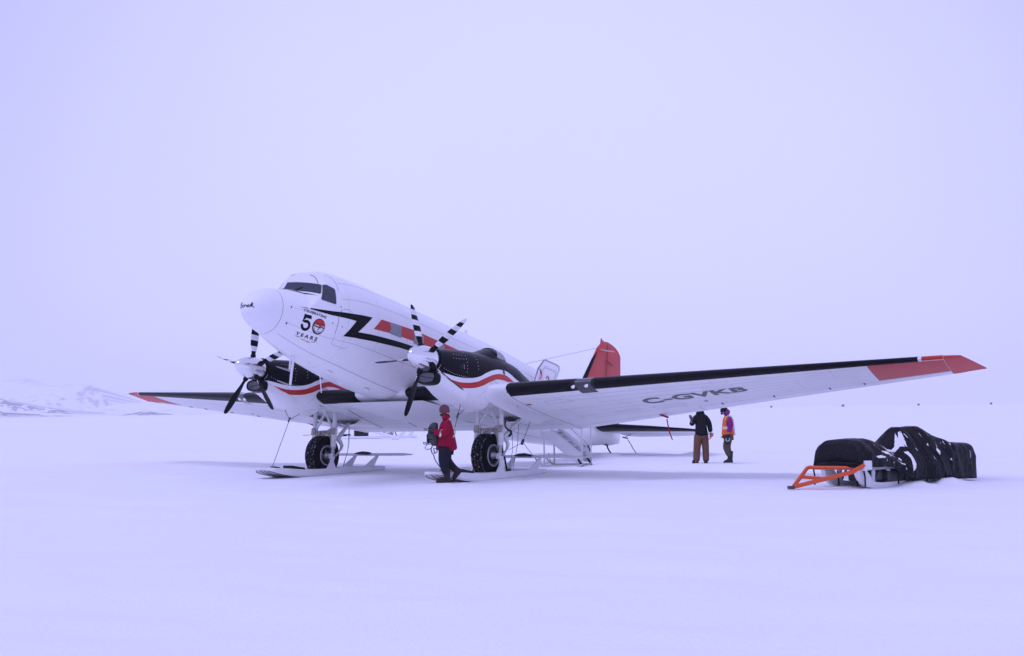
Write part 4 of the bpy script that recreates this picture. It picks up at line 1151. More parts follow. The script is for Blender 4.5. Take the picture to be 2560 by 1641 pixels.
# ---- freight sled with an orange drawbar, carrying something bulky under a black tarpaulin
AX = Vector((.80, .60, 0)); LA = Vector((.60, -.80, 0))      # along the sled, and towards the viewer
S0 = Vector((7.36, 24.76 * KY, 0))                                # front centre of the sled
def K(a, b, z): return AX * (a * .9) + LA * b + Vector((0, 0, z))
sled = empty('freight_sled', S0)
tag(sled, 'pale freight sled with a bright orange drawbar, loaded with a tarpaulin covered snowmobile', 'sled')
for b in (-.42, .42):
    rows = []
    for a, z0, z1 in ((-.56, .44, .47), (-.50, .28, .46), (-.38, .13, .42), (-.2, .04, .27), (.05, .0, .14), (.4, .0, .10), (3.6, .0, .10), (3.8, .02, .10)):
        rows.append([K(a, b - .05, z0), K(a, b + .05, z0), K(a + (.16 if z1 > .2 else 0), b + .05, z1), K(a + (.16 if z1 > .2 else 0), b - .05, z1)])
    MB().loft(rows).build('runner', SKIW, sled, smooth=0)
    for a in (.12, .72, 1.3, 2.0, 2.7):
        MB().bar(K(a, b, .08), K(a + .04, b, .38), .05, .075, (1, 0, 0)).build('stanchion', ALU, sled)
        MB().bar(K(a + .05, b, .10), K(a + .30, b, .37), .03, .04).build('diagonal', DKMET, sled)
    MB().bar(K(-.45, b, .41), K(3.9, b, .41), .07, .06).build('side_rail', STEPG, sled)
for a, b, z, sx, sz in ((.35, .1, .24, .5, .22), (1.0, .2, .22, .6, .24), (1.7, .25, .20, .6, .22), (2.4, .2, .22, .7, .22), (3.1, .2, .24, .6, .24)):
    MB().box(K(a, b, z), sx, .55, sz, (AX, LA, Vector((0, 0, 1)))).build('undercarriage_block', DKMET, sled, bevel=.03)
for k in range(11):
    a = -.30 + k * .40
    MB().bar(K(a, -.52, .455), K(a, .52, .455), .24, .03).build('deck_slat', STEPG, sled)
MB().bar(K(-.48, -.66, .44), K(-.48, .66, .44), .09, .09).build('front_beam', ALU, sled)
# drawbar, measured on the spot: hitch on the snow, two arms up to the front brackets
def DB(x, y, z): return Vector((x, y * KY, z)) - S0
apex = DB(5.93, 24.20, .06); fcorn = DB(6.38, 24.75, .43); ncorn = DB(7.38, 23.95, .47)
MB().bar(apex, ncorn - (ncorn - apex) * .18 + Vector((0, 0, -.03)), .075, .085).build('drawbar_arm', ORANGE, sled, bevel=.008)
MB().bar(ncorn - (ncorn - apex) * .19 + Vector((0, 0, -.034)), ncorn + Vector((.0, 0, .05)), .075, .085).build('drawbar_arm', ORANGE, sled, bevel=.008)
MB().tube([apex + Vector((.02, .03, .02)), fcorn + (apex - fcorn) * .16, fcorn + (apex - fcorn) * .06 + Vector((.01, 0, .015)), fcorn + (ncorn - fcorn) * .05 + Vector((0, 0, .012)), fcorn + (ncorn - fcorn) * .13, ncorn - (ncorn - fcorn) * .06 + Vector((0, .04, -.02))], .042, 10).build('drawbar_arm', ORANGE, sled)
MB().bar(apex + (fcorn - apex) * .52, apex + (ncorn - apex) * .42, .06, .07).build('drawbar_crossbar', ORANGE, sled, bevel=.008)
MB().lathe([(-.03, .035), (-.03, .075), (.03, .075), (.03, .035)], apex + Vector((-.06, -.02, -.01)), (0, 0, 1), 16, close=True).build('hitch_ring', DKMET, sled)
for c, s in ((fcorn + Vector((.32, .20, .07)), .13), (ncorn + Vector((.07, .03, .04)), .17)):
    MB().box(c, s, .10, s * 1.1).build('bracket', ALU, sled, bevel=.015)
for a, b, z in ((-.62, -.60, .40), (-.44, -.1, .38), (-.40, .35, .40), (-.34, .5, .40), (.9, .56, .36), (1.5, .56, .33), (2.1, .56, .33)):
    MB().tube([K(a, b, z), K(a + .01, b + .02, z - .15), K(a - .01, b + .03, .05)], .018, 6).build('lashing_strap', STRAP, sled)

# tarpaulin: profile heights along the sled, pinned at the skirt, with folds
tarp = empty('tarpaulin', S0 + Vector((0, 0, 0)))
tag(tarp, 'black tarpaulin with drifted snow in its folds, draped over a snowmobile on the sled', 'tarpaulin')
def lin(xs, ys):
    f = pchip(xs, ys)
    return lambda a: .65 * float(np.interp(a, xs, ys)) + .35 * float(f(a))
t_top = lin([-.60, -.57, -.51, -.40, -.1, .3, .55, .95, 1.18, 1.72, 1.80, 2.55, 2.64, 3.05, 3.42, 3.60, 4.26, 4.32, 4.38, 4.42], [.56, .76, .95, 1.03, 1.06, 1.06, 1.02, .89, .86, 1.28, 1.31, 1.31, 1.30, 1.09, .90, .88, .86, .85, .80, .72])
t_wid = lin([-.60, -.3, .3, .9, 1.4, 2.0, 2.6, 3.2, 3.6, 4.3, 4.42], [.56, .62, .68, .62, .68, .72, .70, .62, .58, .56, .54])
t_bot = lin([-.60, .3, .6, .9, 1.3, 2.0, 2.6, 2.9, 3.3, 3.8, 4.42], [.46, .45, .42, .30, .16, .10, .12, .17, .06, .04, .03])
TN = [vnoise(40 + k_) for k_ in range(4)]
def tarp_pt(a, v):
    """v from -1 (far skirt) over the ridge (0) to +1 (near skirt)"""
    top, wd, bt = t_top(a), t_wid(a), t_bot(a)
    s = abs(v)
    # ridge is narrow over the handlebars, rounder over the cowl
    sharp = .55 + .35 * math.exp(-((a - 2.1) / .6)**2)
    box = 1 / (1 + math.exp(-(a - 3.25) * 9)) + .7 / (1 + math.exp((a + .25) * 12))
    p_ = 1.9 - sharp * .7 + 4.5 * box
    z = bt + (top - bt) * (1 - max(s, .08)**p_) + (.004 if s <= .08 else 0)
    y = wd * math.copysign(min(1, (s * 1.25)**(.62 + .30 * sharp - .12 * min(box, 1))), v)
    # folds that run down from the handlebar peak and from the cowl, gathered by the lashings
    f = 0.0
    for ca_, amp, k_ in ((2.1, .085, 5.2), (.25, .060, 4.4)):
        ph = math.atan2(s * 1.3 + .05, (a - ca_) * (1 if v >= 0 else 1.07))
        r_ = float(TN[0](np.array(ph * k_ + 7 * ca_), np.array(2.0 if v >= 0 else 9.0)))
        r2 = float(TN[1](np.array(ph * k_ * 2.3), np.array(4.0 if v >= 0 else 13.0)))
        w_ = (1 / (1 + math.exp(-(a - 1.05) * 6))) if ca_ > 1 else (1 / (1 + math.exp((a - 1.15) * 6)))
        f += amp * w_ * ((.5 - abs(r_) * 2) * 1.0 + r2 * .5) * min(1, s * 1.5)
    f += .030 * float(TN[2](np.array(a * 3.2), np.array(v * 3.0 + 5))) * s
    f += .018 * float(TN[3](np.array(a * 9.0 + v * 2), np.array(v * 8.0 + 5)))
    f += .06 * math.exp(-((a - 1.10 - .5 * (1 - s)) / .12)**2) * s - .06 * math.exp(-((a - .78 - .25 * (1 - s)) / .13)**2) * s
    for sx in (3.38, 2.62 + .2 * (s - .5), 3.08, 2.12, 1.15 + .2 * s):
        f -= .035 * math.exp(-((a - sx) / .06)**2) * s
    z += .035 * math.sin(6 * a) * s * (1 - s) + .012 * float(TN[2](np.array(a * 5), np.array(v * 5.0)))
    return (a, y + math.copysign(f, v) if s > .03 else y, z)
na, nv = 210, 91
A_ = np.linspace(-.60, 4.42, na); V_ = np.linspace(-1, 1, nv)
rows = [[K(*tarp_pt(a, v)) for v in V_] for a in A_]
mb = MB().loft(rows, closed=False)
mb.add([K(*tarp_pt(-.60, v)) for v in V_], [tuple(range(nv))]); mb.add([K(*tarp_pt(4.42, v)) for v in V_], [tuple(range(nv))])
cloth = mb.build('cloth', TARP, tarp, smooth=50)
sol = cloth.modifiers.new('thick', 'SOLIDIFY'); sol.thickness = .008; sol.offset = -1
# straps over the load
for a0, a1 in ((2.02, 2.15), (2.42, 2.62), (3.0, 3.12), (3.36, 3.38), (.95, 1.25), (3.85, 3.9)):
    rows = []
    for v in np.linspace(-.95, .97, 40):
        a = a0 + (a1 - a0) * abs(v)
        p0, p1 = K(*tarp_pt(a - .016, v)), K(*tarp_pt(a + .016, v))
        n = (LA * v + Vector((0, 0, 1 - abs(v) * .7))).normalized() * .012
        rows.append([p0 + n, p1 + n])
    MB().loft(rows, closed=False).build('tie_strap', STRAP, tarp)
# lying snow in the folds: patches that follow the cloth
def patch(poly):
    mbp = MB()
    P2 = [Vector(p) for p in poly]
    xs = [p[0] for p in poly]; ys = [p[1] for p in poly]
    vs = list(P2); n = len(vs); es = [(i, (i + 1) % n) for i in range(n)]
    for x in np.arange(min(xs), max(xs), .035):
        for y in np.arange(min(ys), max(ys), .03):
            vs.append(Vector((float(x), float(y))))
    V, E_, F, *_ = geometry.delaunay_2d_cdt(vs, es, [], 1, 1e-5)
    out = []
    for v in V:
        n_ = (LA * max(v.y, .2) + Vector((0, 0, .8))).normalized()
        dmin = min((v - p).length for p in P2)
        out.append(K(*tarp_pt(v.x, v.y)) + n_ * (.010 + min(.02, dmin * .3)))
    mbp.add(out, [tuple(f) for f in F]); return mbp.build('snow_patch', SNOWP, tarp, smooth=60)
PATCHES = [
 [(.62, .30), (.85, .34), (1.05, .30), (1.25, .26), (1.42, .18), (1.58, .10), (1.50, .22), (1.62, .14), (1.68, .16), (1.55, .30), (1.50, .42), (1.38, .34), (1.2, .36), (1.0, .40), (.78, .46), (.72, .40)],
 [(1.50, .28), (1.72, .16), (1.66, .30), (1.55, .45)],
 [(1.36, .46), (1.48, .50), (1.50, .64), (1.46, .76), (1.36, .86), (1.25, .88), (1.34, .76), (1.40, .62)],
 [(.28, .62), (.52, .58), (.60, .60), (.72, .62), (.66, .68), (.40, .67)],
 [(.62, .56), (.82, .60), (.84, .64), (.70, .60)],
 [(-.05, .76), (.14, .72), (.30, .76), (.20, .79), (.0, .80)],
 [(.85, .68), (.98, .70), (1.12, .72), (1.10, .76), (.92, .73)],
 [(.95, .44), (1.05, .38), (1.00, .50)],
 [(1.04, .60), (1.12, .54), (1.16, .60), (1.08, .66)],
 [(2.62, .60), (2.70, .56), (2.74, .62), (2.66, .68)], [(3.24, .28), (3.34, .32), (3.36, .38), (3.28, .34)], [(3.26, .58), (3.34, .60), (3.30, .66)],
 [(2.36, .48), (2.40, .46), (2.40, .52)], [(2.34, .72), (2.40, .70), (2.39, .76)], [(3.02, .78), (3.10, .76), (3.08, .81)],
]
_rs = np.random.RandomState(12)
def ragged(poly):
    out = []
    for (x0, y0), (x1, y1) in zip(poly, poly[1:] + poly[:1]):
        n = max(1, int(math.hypot(x1 - x0, y1 - y0) / .035))
        for i in range(n):
            k_ = .010 if i else .004
            out.append((x0 + (x1 - x0) * i / n + _rs.uniform(-k_, k_), y0 + (y1 - y0) * i / n + _rs.uniform(-k_, k_)))
    return out
for p in PATCHES: patch(ragged(p))
# thin dusting caught along the folds
for k_ in range(34):
    a = _rs.uniform(.2, 4.1); v = _rs.uniform(.25, .92); r_ = _rs.uniform(.008, .022)
    ln = _rs.uniform(1, 3.5)
    patch([(a + r_ * .6 * math.cos(q) , v + r_ * ln * math.sin(q)) for q in np.linspace(0, 2 * math.pi, 8)[:-1]])

# ---- low sled far behind the wheels, seen under the wing
fs = empty('cargo_sled', (-9.2, 72.1, 0))
tag(fs, 'long low pale sled carrying dark boxes, far behind the wheels, seen under the wing', 'sled')
MB().loft([[(x, -.5, a), (x, .5, a), (x, .5, b), (x, -.5, b)] for x, a, b in ((-1.9, .16, .22), (-1.6, .05, .17), (-1.2, .0, .15), (2.3, .0, .14), (2.7, .05, .12))]).build('sled_body', SKIW, fs, smooth=20)
for x0, x1, h, m_ in ((.48, 1.02, .34, HOSE), (-1.45, -.55, .50, HOSE), (-2.3, -1.75, .14, STRAP)):
    MB().box(((x0 + x1) / 2, 0, .15 + h / 2), x1 - x0, .6, h).build('box', m_, fs, bevel=.03)
MB().box((.74, -.31, .32), .08, .02, .26).build('yellow_strap', YELLOW, fs)
MB().lathe([(0, .13), (.03, .12), (.03, .02)], (.90, -.31, .32), (0, -1, 0), 20).build('reel', STEEL, fs)
for x in (1.5, 2.1):
    for y in (-.4, .4):
        MB().prism([(x, y, .13), (x + .36, y, .50), (x + .44, y, .50), (x + .28, y, .13)], (0, .05, 0)).build('rear_strut', SKIW, fs)
MB().tube([(1.10, -.2, .14), (1.16, -.2, .42), (1.28, -.2, .44), (1.38, -.2, .14)], .03, 6).build('hoop', HOSE, fs)
lad = empty('folded_arm', (-8.1, 66.7, 0))
tag(lad, 'white jointed pole lying slantwise on the snow in front of the far sled', 'pole')
MB().tube([(-1.6, .2, .98), (-.4, 0, .50), (1.0, -.3, .10)], .10, 10).build('pole', SKIW, lad)
MB().box((.75, -.25, .14), .35, .22, .22).build('foot', SKIW, lad, bevel=.03)
MB().bar((-.1, -.02, .40), (.9, -.1, .60), .06, .06).build('side_arm', SKIW, lad)
pk = empty('marker_stake', (-8.55, 49.6, 0))
tag(pk, 'pale wooden stake standing behind the farther wheel leg', 'stake')
MB().box((0, 0, .42), .14, .05, .84).build('stake', mat('pale_wood', (0.55, 0.40, 0.30), 0.7, noise=(8, .5, (.45, .32, .23))), pk)
MB().tube([(-1.2, .1, .72), (.1, 0, .78), (.75, -.1, .84)], .02, 6).build('yellow_cord', YELLOW, pk)

# ---- runway marker flags far off on the right
FLG = mat('grey_marker_panel', (0.20, 0.20, 0.19), 0.7); FLD = mat('dark_marker_panel', (0.025, 0.012, 0.018), 0.7)
for i, (x, y, m_, lb) in enumerate(((145.8, 640, FLG, 'far grey marker panel on a thin pole, the one nearest the wing tip people'), (168.8, 580, FLG, 'far grey marker panel on a thin pole, second and widest, above the tarpaulin hump'),
                                 (279, 780, FLD, 'far dark marker panel on a thin pole beyond the rear of the tarpaulin'), (350, 830, FLD, 'outermost far dark marker panel, near the edge of the view'))):
    f = empty('runway_marker', (x, y * KY, 0)); tag(f, lb, 'marker', 'marker panels along the far runway edge')
    s = y * KY / F_PX * (6.0 if i == 1 else 4.6)
    MB().box((0, 0, 1.1 + s / 2), s * 1.15, .10, s).build('panel', m_, f)
    MB().bar((0, 0, 0), (0, 0, 1.15), .04, .04, (1, 0, 0)).build('pole', ALU, f)
# ------------------------------------------------------------------ people
SKIN = mat('skin', (0.46, 0.27, 0.21), 0.55)
PARKA = mat('red_parka_cloth', (0.30, 0.004, 0.032), 0.75, spec=0.15, noise=(9, .5, (.22, .003, .024)), bump=(14, .5, .02))
NAVY = mat('dark_navy_cloth', (0.012, 0.012, 0.020), 0.8, spec=0.2, bump=(14, .5, .015))
BEANIE = mat('dusty_pink_knit', (0.16, 0.07, 0.085), 0.9, spec=0.1, bump=(60, .6, .01))
BROWN = mat('brown_canvas', (0.17, 0.085, 0.055), 0.8, spec=0.2, noise=(7, .5, (.13, .065, .042)), bump=(12, .5, .015))
BLKJ = mat('black_softshell', (0.009, 0.009, 0.012), 0.75, spec=0.2, bump=(14, .5, .015))
PURPLE = mat('purple_down_cloth', (0.20, 0.012, 0.17), 0.7, spec=0.3, bump=(16, .6, .02))
VEST = mat('orange_safety_vest', (0.85, 0.13, 0.012), 0.6, bump=(12, .4, .01))
REFL = mat('reflective_tape', (0.62, 0.62, 0.55), 0.35, metal=0.2)
REFY = mat('yellow_tape', (0.75, 0.68, 0.25), 0.5)
OLIVE = mat('olive_trouser_cloth', (0.085, 0.072, 0.045), 0.8, spec=0.2, bump=(14, .5, .015))
BOOTB = mat('dark_brown_leather', (0.020, 0.010, 0.010), 0.6, spec=.3, noise=(10, .5, (.032, .018, .017)))
BOOTK = mat('black_boot_rubber', (0.010, 0.010, 0.011), 0.6)
PACK = mat('grey_rucksack_cloth', (0.05, 0.05, 0.06), 0.75, bump=(20, .5, .015))
GLOVE = mat('black_glove', (0.012, 0.012, 0.013), 0.75)
GLOVO = mat('orange_glove', (0.78, 0.10, 0.015), 0.65)
GLOVG = mat('grey_brown_glove', (0.12, 0.095, 0.085), 0.75)
LACE = mat('pale_lace', (0.45, 0.42, 0.36), 0.7)

def skin(name, nodes, edges, m, parent, levels=2, root=None, smooth=True, k=1.0):
    """nodes: {key: (x, y, z, radius[, radius2])}: one continuous limb-and-trunk surface"""
    keys = list(nodes)
    me = bpy.data.meshes.new(name)
    me.from_pydata([nodes[k][:3] for k in keys], [(keys.index(a), keys.index(b)) for a, b in edges], [])
    o = bpy.data.objects.new(name, me); COL.objects.link(o)
    sk = o.modifiers.new('skin', 'SKIN'); sk.use_smooth_shade = True; sk.branch_smoothing = 0.6
    if not me.skin_vertices:
        me.attributes.new('skin', 'FLOAT2', 'POINT') if False else None
    bm = bmesh.new(); bm.from_mesh(me)
    lay = bm.verts.layers.skin.verify()
    bm.verts.ensure_lookup_table()
    for i, k in enumerate(keys):
        r = nodes[k]
        q = 1.0
        if name == 'body' and keys[i] not in ('hd', 'hd2', 'ns', 'jaw', 'nk2'): q = .62 if keys[i][0] not in 'at' else .45
        if name in ('parka', 'jacket', 'trousers', 'hood'): q = 1.20
        bm.verts[i][lay].radius = (r[3] * q, (r[4] if len(r) > 4 else r[3]) * q)
        bm.verts[i][lay].use_root = (k == (root or keys[0]))
    bm.to_mesh(me); bm.free()
    ss = o.modifiers.new('sub', 'SUBSURF'); ss.levels = ss.render_levels = levels
    dg = bpy.context.evaluated_depsgraph_get()
    nm = bpy.data.meshes.new_from_object(o.evaluated_get(dg))
    nm.name = name
    o.modifiers.clear(); o.data = nm
    nm.materials.clear(); nm.materials.append(m)
    nm.polygons.foreach_set('use_smooth', [True] * len(nm.polygons))
    o.parent = parent
    return o
def chain(*ks): return list(zip(ks, ks[1:]))

def hand(name, wrist, fwd, up, m, parent, curl=.5, size=1.0, thumb=1):
    """a hand: palm, four fingers of unequal length bent at two knuckles, and a thumb from the side of the palm"""
    w = Vector(wrist); f = Vector(fwd).normalized(); u = Vector(up); u = (u - f * u.dot(f)).normalized(); s = f.cross(u)
    n = {'w': (*w, .028 * size, .022 * size), 'p': (*(w + f * .05 * size), .040 * size, .022 * size)}
    e = [('w', 'p')]
    for i, (off, ln) in enumerate(((-.030, .075), (-.010, .085), (.010, .080), (.029, .063))):
        a = w + f * .085 * size + s * off * size
        b = a + (f * math.cos(curl * .8) - u * math.sin(curl * .8)) * ln * .5 * size
        c = b + (f * math.cos(curl * 1.9) - u * math.sin(curl * 1.9)) * ln * .5 * size
        for k, q, r in (('a', a, .0105), ('b', b, .0095), ('c', c, .008)): n[f'{k}{i}'] = (*q, r * size)
        e += [('p', f'a{i}'), (f'a{i}', f'b{i}'), (f'b{i}', f'c{i}')]
    t0 = w + f * .03 * size - s * .034 * size * thumb; t1 = t0 + (f * .7 - s * .7 * thumb - u * .3).normalized() * .038 * size; t2 = t1 + (f * .9 - s * .2 * thumb - u * .4).normalized() * .032 * size
    n['t0'] = (*t0, .013 * size); n['t1'] = (*t1, .011 * size); n['t2'] = (*t2, .009 * size)
    e += [('w', 't0'), ('t0', 't1'), ('t1', 't2')]
    return skin(name, n, e, m, parent, 1)

def boot(name, ankle, toe_dir, m, parent, sole, up=(0, 0, 1), h=.26, L_=.30, sole_m=None, wide=1.12):
    """lace-up boot: shaft, foot and a separate sole; ankle is the point over the heel at sole level"""
    f = Vector(toe_dir).normalized(); u = Vector(up); u = (u - f * u.dot(f)).normalized(); s = f.cross(u) * wide
    u = u * (1 + (wide - 1) * .6); A = Vector(ankle)
    def q(x, y, z): return A + f * x + s * y + u * z
    rows = []
    for x0, x1, w, z in ((-.075, L_ - .085, .052, .022), (-.078, L_ - .08, .056, .05), (-.07, L_ - .10, .055, .085), (-.066, .105, .050, .125), (-.070, .080, .052, .16), (-.080, .082, .060, h * .8), (-.086, .088, .064, h)):
        cx, hx = (x0 + x1) / 2, (x1 - x0) / 2
        rows.append([q(cx + hx * math.copysign(abs(math.cos(a))**.8, math.cos(a)), w * math.sin(a) * (1.0 if math.cos(a) > -.2 or z > .12 else .86), z) for a in np.linspace(0, 2 * math.pi, 21)[:-1]])
    b = MB().loft(rows).build(name, m, parent, smooth=50)
    rows = []
    for k, z in ((1.0, 0), (1.03, .006), (1.03, .024), (.98, .028)):
        cx, hx = (L_ - .16) / 2, (L_ + .005) / 2
        rows.append([q(cx + hx * k * math.copysign(abs(math.cos(a))**.8, math.cos(a)), .058 * k * math.sin(a), z) for a in np.linspace(0, 2 * math.pi, 21)[:-1]])
    MB().loft(rows).build('sole', sole_m or BOOTK, b, smooth=40)
    if sole:
        for k in range(4):
            z = .12 + .035 * k
            MB().tube([q(.09 - .008 * k - (.03 if k else 0), -.04, z), q(.10 - .012 * k - (.028 if k else 0), 0, z + .012), q(.09 - .008 * k - (.03 if k else 0), .04, z)], .005, 5).build('lace', LACE, b)
    return b

def face(c, fwd, parent, body, r=.1):
    """eyes, brows and mouth on the front of a head centred at c"""
    c = Vector(c); f = Vector(fwd).normalized(); s = f.cross(Vector((0, 0, 1))).normalized()
    for k in (-1, 1):
        MB().ball(c + f * r * .86 + s * .032 * k + Vector((0, 0, .008)), .012, .012, .009, 10).build('eye', BOOTK, parent)
    MB().bar(c + f * r * .90 - s * .022 + Vector((0, 0, -.062)), c + f * r * .90 + s * .022 + Vector((0, 0, -.062)), .008, .010).build('mouth', mat('lip', (.32, .13, .12), .5) if 'lip' not in MATS else MATS['lip'], parent)

def band(name, pts, w, m, parent, nrm=(0, 0, 1), t=.006):
    mb = MB()
    P = [Vector(p) for p in pts]
    for a, b in zip(P, P[1:]):
        mb.bar(a, b, t, w, nrm)
    return mb.build(name, m, parent, smooth=0)
def hoop(name, c, rx, ry, h, m, parent, tilt=0.0, a0=0, a1=2 * math.pi):
    rows = []
    for a in np.linspace(a0, a1, 29):
        x, y = rx * math.cos(a), ry * math.sin(a)
        rows.append([(c[0] + x, c[1] + y, c[2] + tilt * x), (c[0] + x, c[1] + y, c[2] + tilt * x + h)])
    return MB().loft(rows, closed=False).build(name, m, parent, smooth=60)

# ---- person 1: red parka, carrying a rucksack in front, walking to the left
p1 = empty('person', (-1.650, 25.80, .062)); p1.scale = (.955, .955, .955)
tag(p1, 'walking person in red parka and pink knit hat, hugging a grey rucksack', 'person')
sk1 = {'pel': (.03, 0, .98, .13, .15), 'bel': (.04, 0, 1.16, .15, .17), 'che': (.06, 0, 1.40, .15, .19), 'nk': (.03, 0, 1.62, .06), 'nk2': (.005, 0, 1.68, .06), 'hd': (-.01, 0, 1.78, .100, .085), 'hd2': (.0, 0, 1.86, .07),
       'ns': (-.122, 0, 1.765, .012), 'jaw': (-.055, 0, 1.705, .045),
       'sl': (.06, -.20, 1.53, .075), 'el': (.02, -.27, 1.24, .055), 'wl': (-.25, -.20, 1.26, .035), 'sr': (.06, .20, 1.53, .075), 'er': (.0, .27, 1.25, .055), 'wr': (-.24, .18, 1.22, .035),
       'hl': (.02, -.09, .90, .09), 'kl': (-.06, -.10, .55, .07), 'al': (.06, -.10, .13, .05), 'tl': (-.12, -.10, .06, .04),
       'hr': (.04, .09, .90, .09), 'kr': (.03, .10, .52, .07), 'ar': (.30, .10, .24, .05), 'tr': (.22, .10, .06, .04)}
e1 = chain('pel', 'bel', 'che', 'nk', 'nk2', 'hd', 'hd2') + [('hd', 'ns'), ('nk2', 'jaw')] + chain('che', 'sl', 'el', 'wl') + chain('che', 'sr', 'er', 'wr') + chain('pel', 'hl', 'kl', 'al', 'tl') + chain('pel', 'hr', 'kr', 'ar', 'tr')
body = skin('body', sk1, e1, SKIN, p1)
jk = {'hem': (.045, 0, .77, .245, .215), 'h2': (.045, 0, .87, .25, .22), 'bel': (.04, 0, 1.10, .245, .225), 'che': (.06, 0, 1.38, .215, .22), 'up': (.06, 0, 1.55, .14, .16), 'col': (.03, 0, 1.66, .085, .09), 'colt': (.02, 0, 1.71, .090, .092),
      'sl': (.07, -.19, 1.52, .10), 'el': (.04, -.28, 1.22, .090), 'wl': (-.20, -.23, 1.26, .070), 'cl': (-.26, -.22, 1.265, .066), 'sr': (.07, .19, 1.52, .10), 'er': (.02, .28, 1.24, .085), 'wr': (-.20, .20, 1.22, .066)}
skin('parka', jk, chain('hem', 'h2', 'bel', 'che', 'up', 'col', 'colt') + chain('che', 'sl', 'el', 'wl', 'cl') + chain('che', 'sr', 'er', 'wr'), PARKA, p1)
tr = {'wst': (.04, 0, .96, .15, .17), 'hl': (.02, -.095, .84, .135), 'kl': (-.055, -.10, .56, .112), 'cl': (.02, -.10, .34, .10), 'al': (.058, -.10, .17, .085), 'hr': (.05, .095, .84, .12), 'kr': (.05, .10, .54, .095), 'cr': (.17, .10, .40, .088), 'ar': (.27, .10, .28, .08)}
skin('trousers', tr, chain('wst', 'hl', 'kl', 'cl', 'al') + chain('wst', 'hr', 'kr', 'cr', 'ar'), NAVY, p1)
boot('boot', (.065, -.10, 0), (-1, -.02, 0), BOOTB, p1, True, L_=.36, h=.29, wide=1.3)
boot('boot', (.395, .10, .225), (-.60, 0, -.72), BOOTB, p1, True, up=(-.75, 0, .62), L_=.34, h=.33, wide=1.3)
MB().loft([[(-.01 + rx * math.cos(a) + ox, ry * math.sin(a), z) for a in np.linspace(0, 2 * math.pi, 25)[:-1]] for z, rx, ry, ox in ((1.735, .118, .104, .022), (1.76, .130, .114, .014), (1.82, .133, .116, .008), (1.88, .120, .105, .008), (1.92, .085, .075, .008), (1.945, .03, .03, .008))]).build('knit_hat', BEANIE, p1, smooth=60)
MB().ball((-.075, 0, 1.685), .045, .06, .035, 12).build('beard', mat('dark_hair', (.05, .035, .03), .8), p1)
face((-.01, 0, 1.775), (-1, 0, 0), p1, body, .11)
hand('glove', (-.27, -.22, 1.265), (-1, .35, -.05), (.2, -1, 0), GLOVE, p1, .9, 1.25, 1)
hand('glove', (-.26, .20, 1.22), (-1, -.3, -.05), (.2, 1, 0), GLOVE, p1, .9, 1.25, -1)
hoop('reflective_band', (-.095, -.258, 1.215), .052, .092, .06, REFL, p1, -.6) if False else None
MB().loft([[(x0 + .090 * math.cos(a) * .35, -.252 + .098 * math.cos(a) * 0 + .095 * math.sin(a), z0 + .095 * math.cos(a)) for a in np.linspace(0, 2 * math.pi, 21)[:-1]] for x0, z0 in ((-.10, 1.235), (-.045, 1.228))], cap0=False, cap1=False).build('reflective_band', REFL, p1, smooth=60)
band('reflective_stripe', [(.12, -.21, 1.585), (.165, -.19, 1.55), (.235, -.15, 1.43), (.275, -.13, 1.28), (.265, -.15, 1.20), (.22, -.20, 1.12)], .022, REFL, p1, (1, -.6, .3), .022)
MB().bar((-.03, -.207, .98), (-.01, -.214, 1.12), .012, .012).build('pocket_zip', NAVY, p1)
bp = empty('rucksack', (-1.936, 25.78, .95)); bp.scale = (.955, .955, .955)
tag(bp, 'grey rucksack with dangling straps, carried against the chest of the person in the red parka', 'rucksack')
MB().loft([[(.0 + rx * math.cos(a) + ox, ry * math.copysign(abs(math.sin(a))**.8, math.sin(a)), z) for a in np.linspace(0, 2 * math.pi, 25)[:-1]] for z, rx, ry, ox in ((-.02, .03, .06, .06), (.0, .08, .13, .05), (.10, .12, .16, .02), (.25, .13, .17, .0), (.40, .125, .165, .01), (.50, .11, .15, .03), (.555, .07, .11, .05), (.57, .02, .04, .055))]).build('pack_body', PACK, bp, smooth=60)
MB().loft([[(-.10 + rx * math.cos(a), ry * math.sin(a), z) for a in np.linspace(0, 2 * math.pi, 17)[:-1]] for z, rx, ry in ((.05, .02, .08), (.08, .05, .11), (.26, .055, .11), (.30, .02, .08))]).build('front_pocket', NAVY, bp, smooth=60)
for z in (.14, .30, .42):
    MB().loft([[(.01 + .135 * math.cos(a), .178 * math.sin(a), z + dz) for dz in (0, .022)] for a in np.linspace(math.pi * .5, math.pi * 1.5, 12)], closed=False).build('compression_strap', STRAP, bp, smooth=60)
for pts, r in (([(-.13, -.05, .40), (-.20, -.06, .43), (-.22, -.06, .39), (-.14, -.05, .37)], .010), ([(-.12, -.06, .12), (-.17, -.07, .05), (-.15, -.07, .0), (-.10, -.06, .03)], .008),
               ([(-.05, -.08, .02), (-.16, -.10, .06), (-.24, -.10, .08), (-.22, -.1, .035), (-.14, -.1, .02), (-.19, -.1, -.06), (-.14, -.1, -.11), (-.05, -.09, -.08)], .010),
               ([(.0, -.08, .0), (-.04, -.10, -.10), (.0, -.1, -.22), (.05, -.1, -.20), (.03, -.1, -.06), (.10, -.1, -.09), (.12, -.1, -.16), (.06, -.1, -.20)], .014),
               ([(.02, -.09, -.22), (.06, -.1, -.36), (.14, -.1, -.48), (.24, -.11, -.60)], .012)):
    MB().tube(pts, r, 6).build('strap', STRAP, bp)

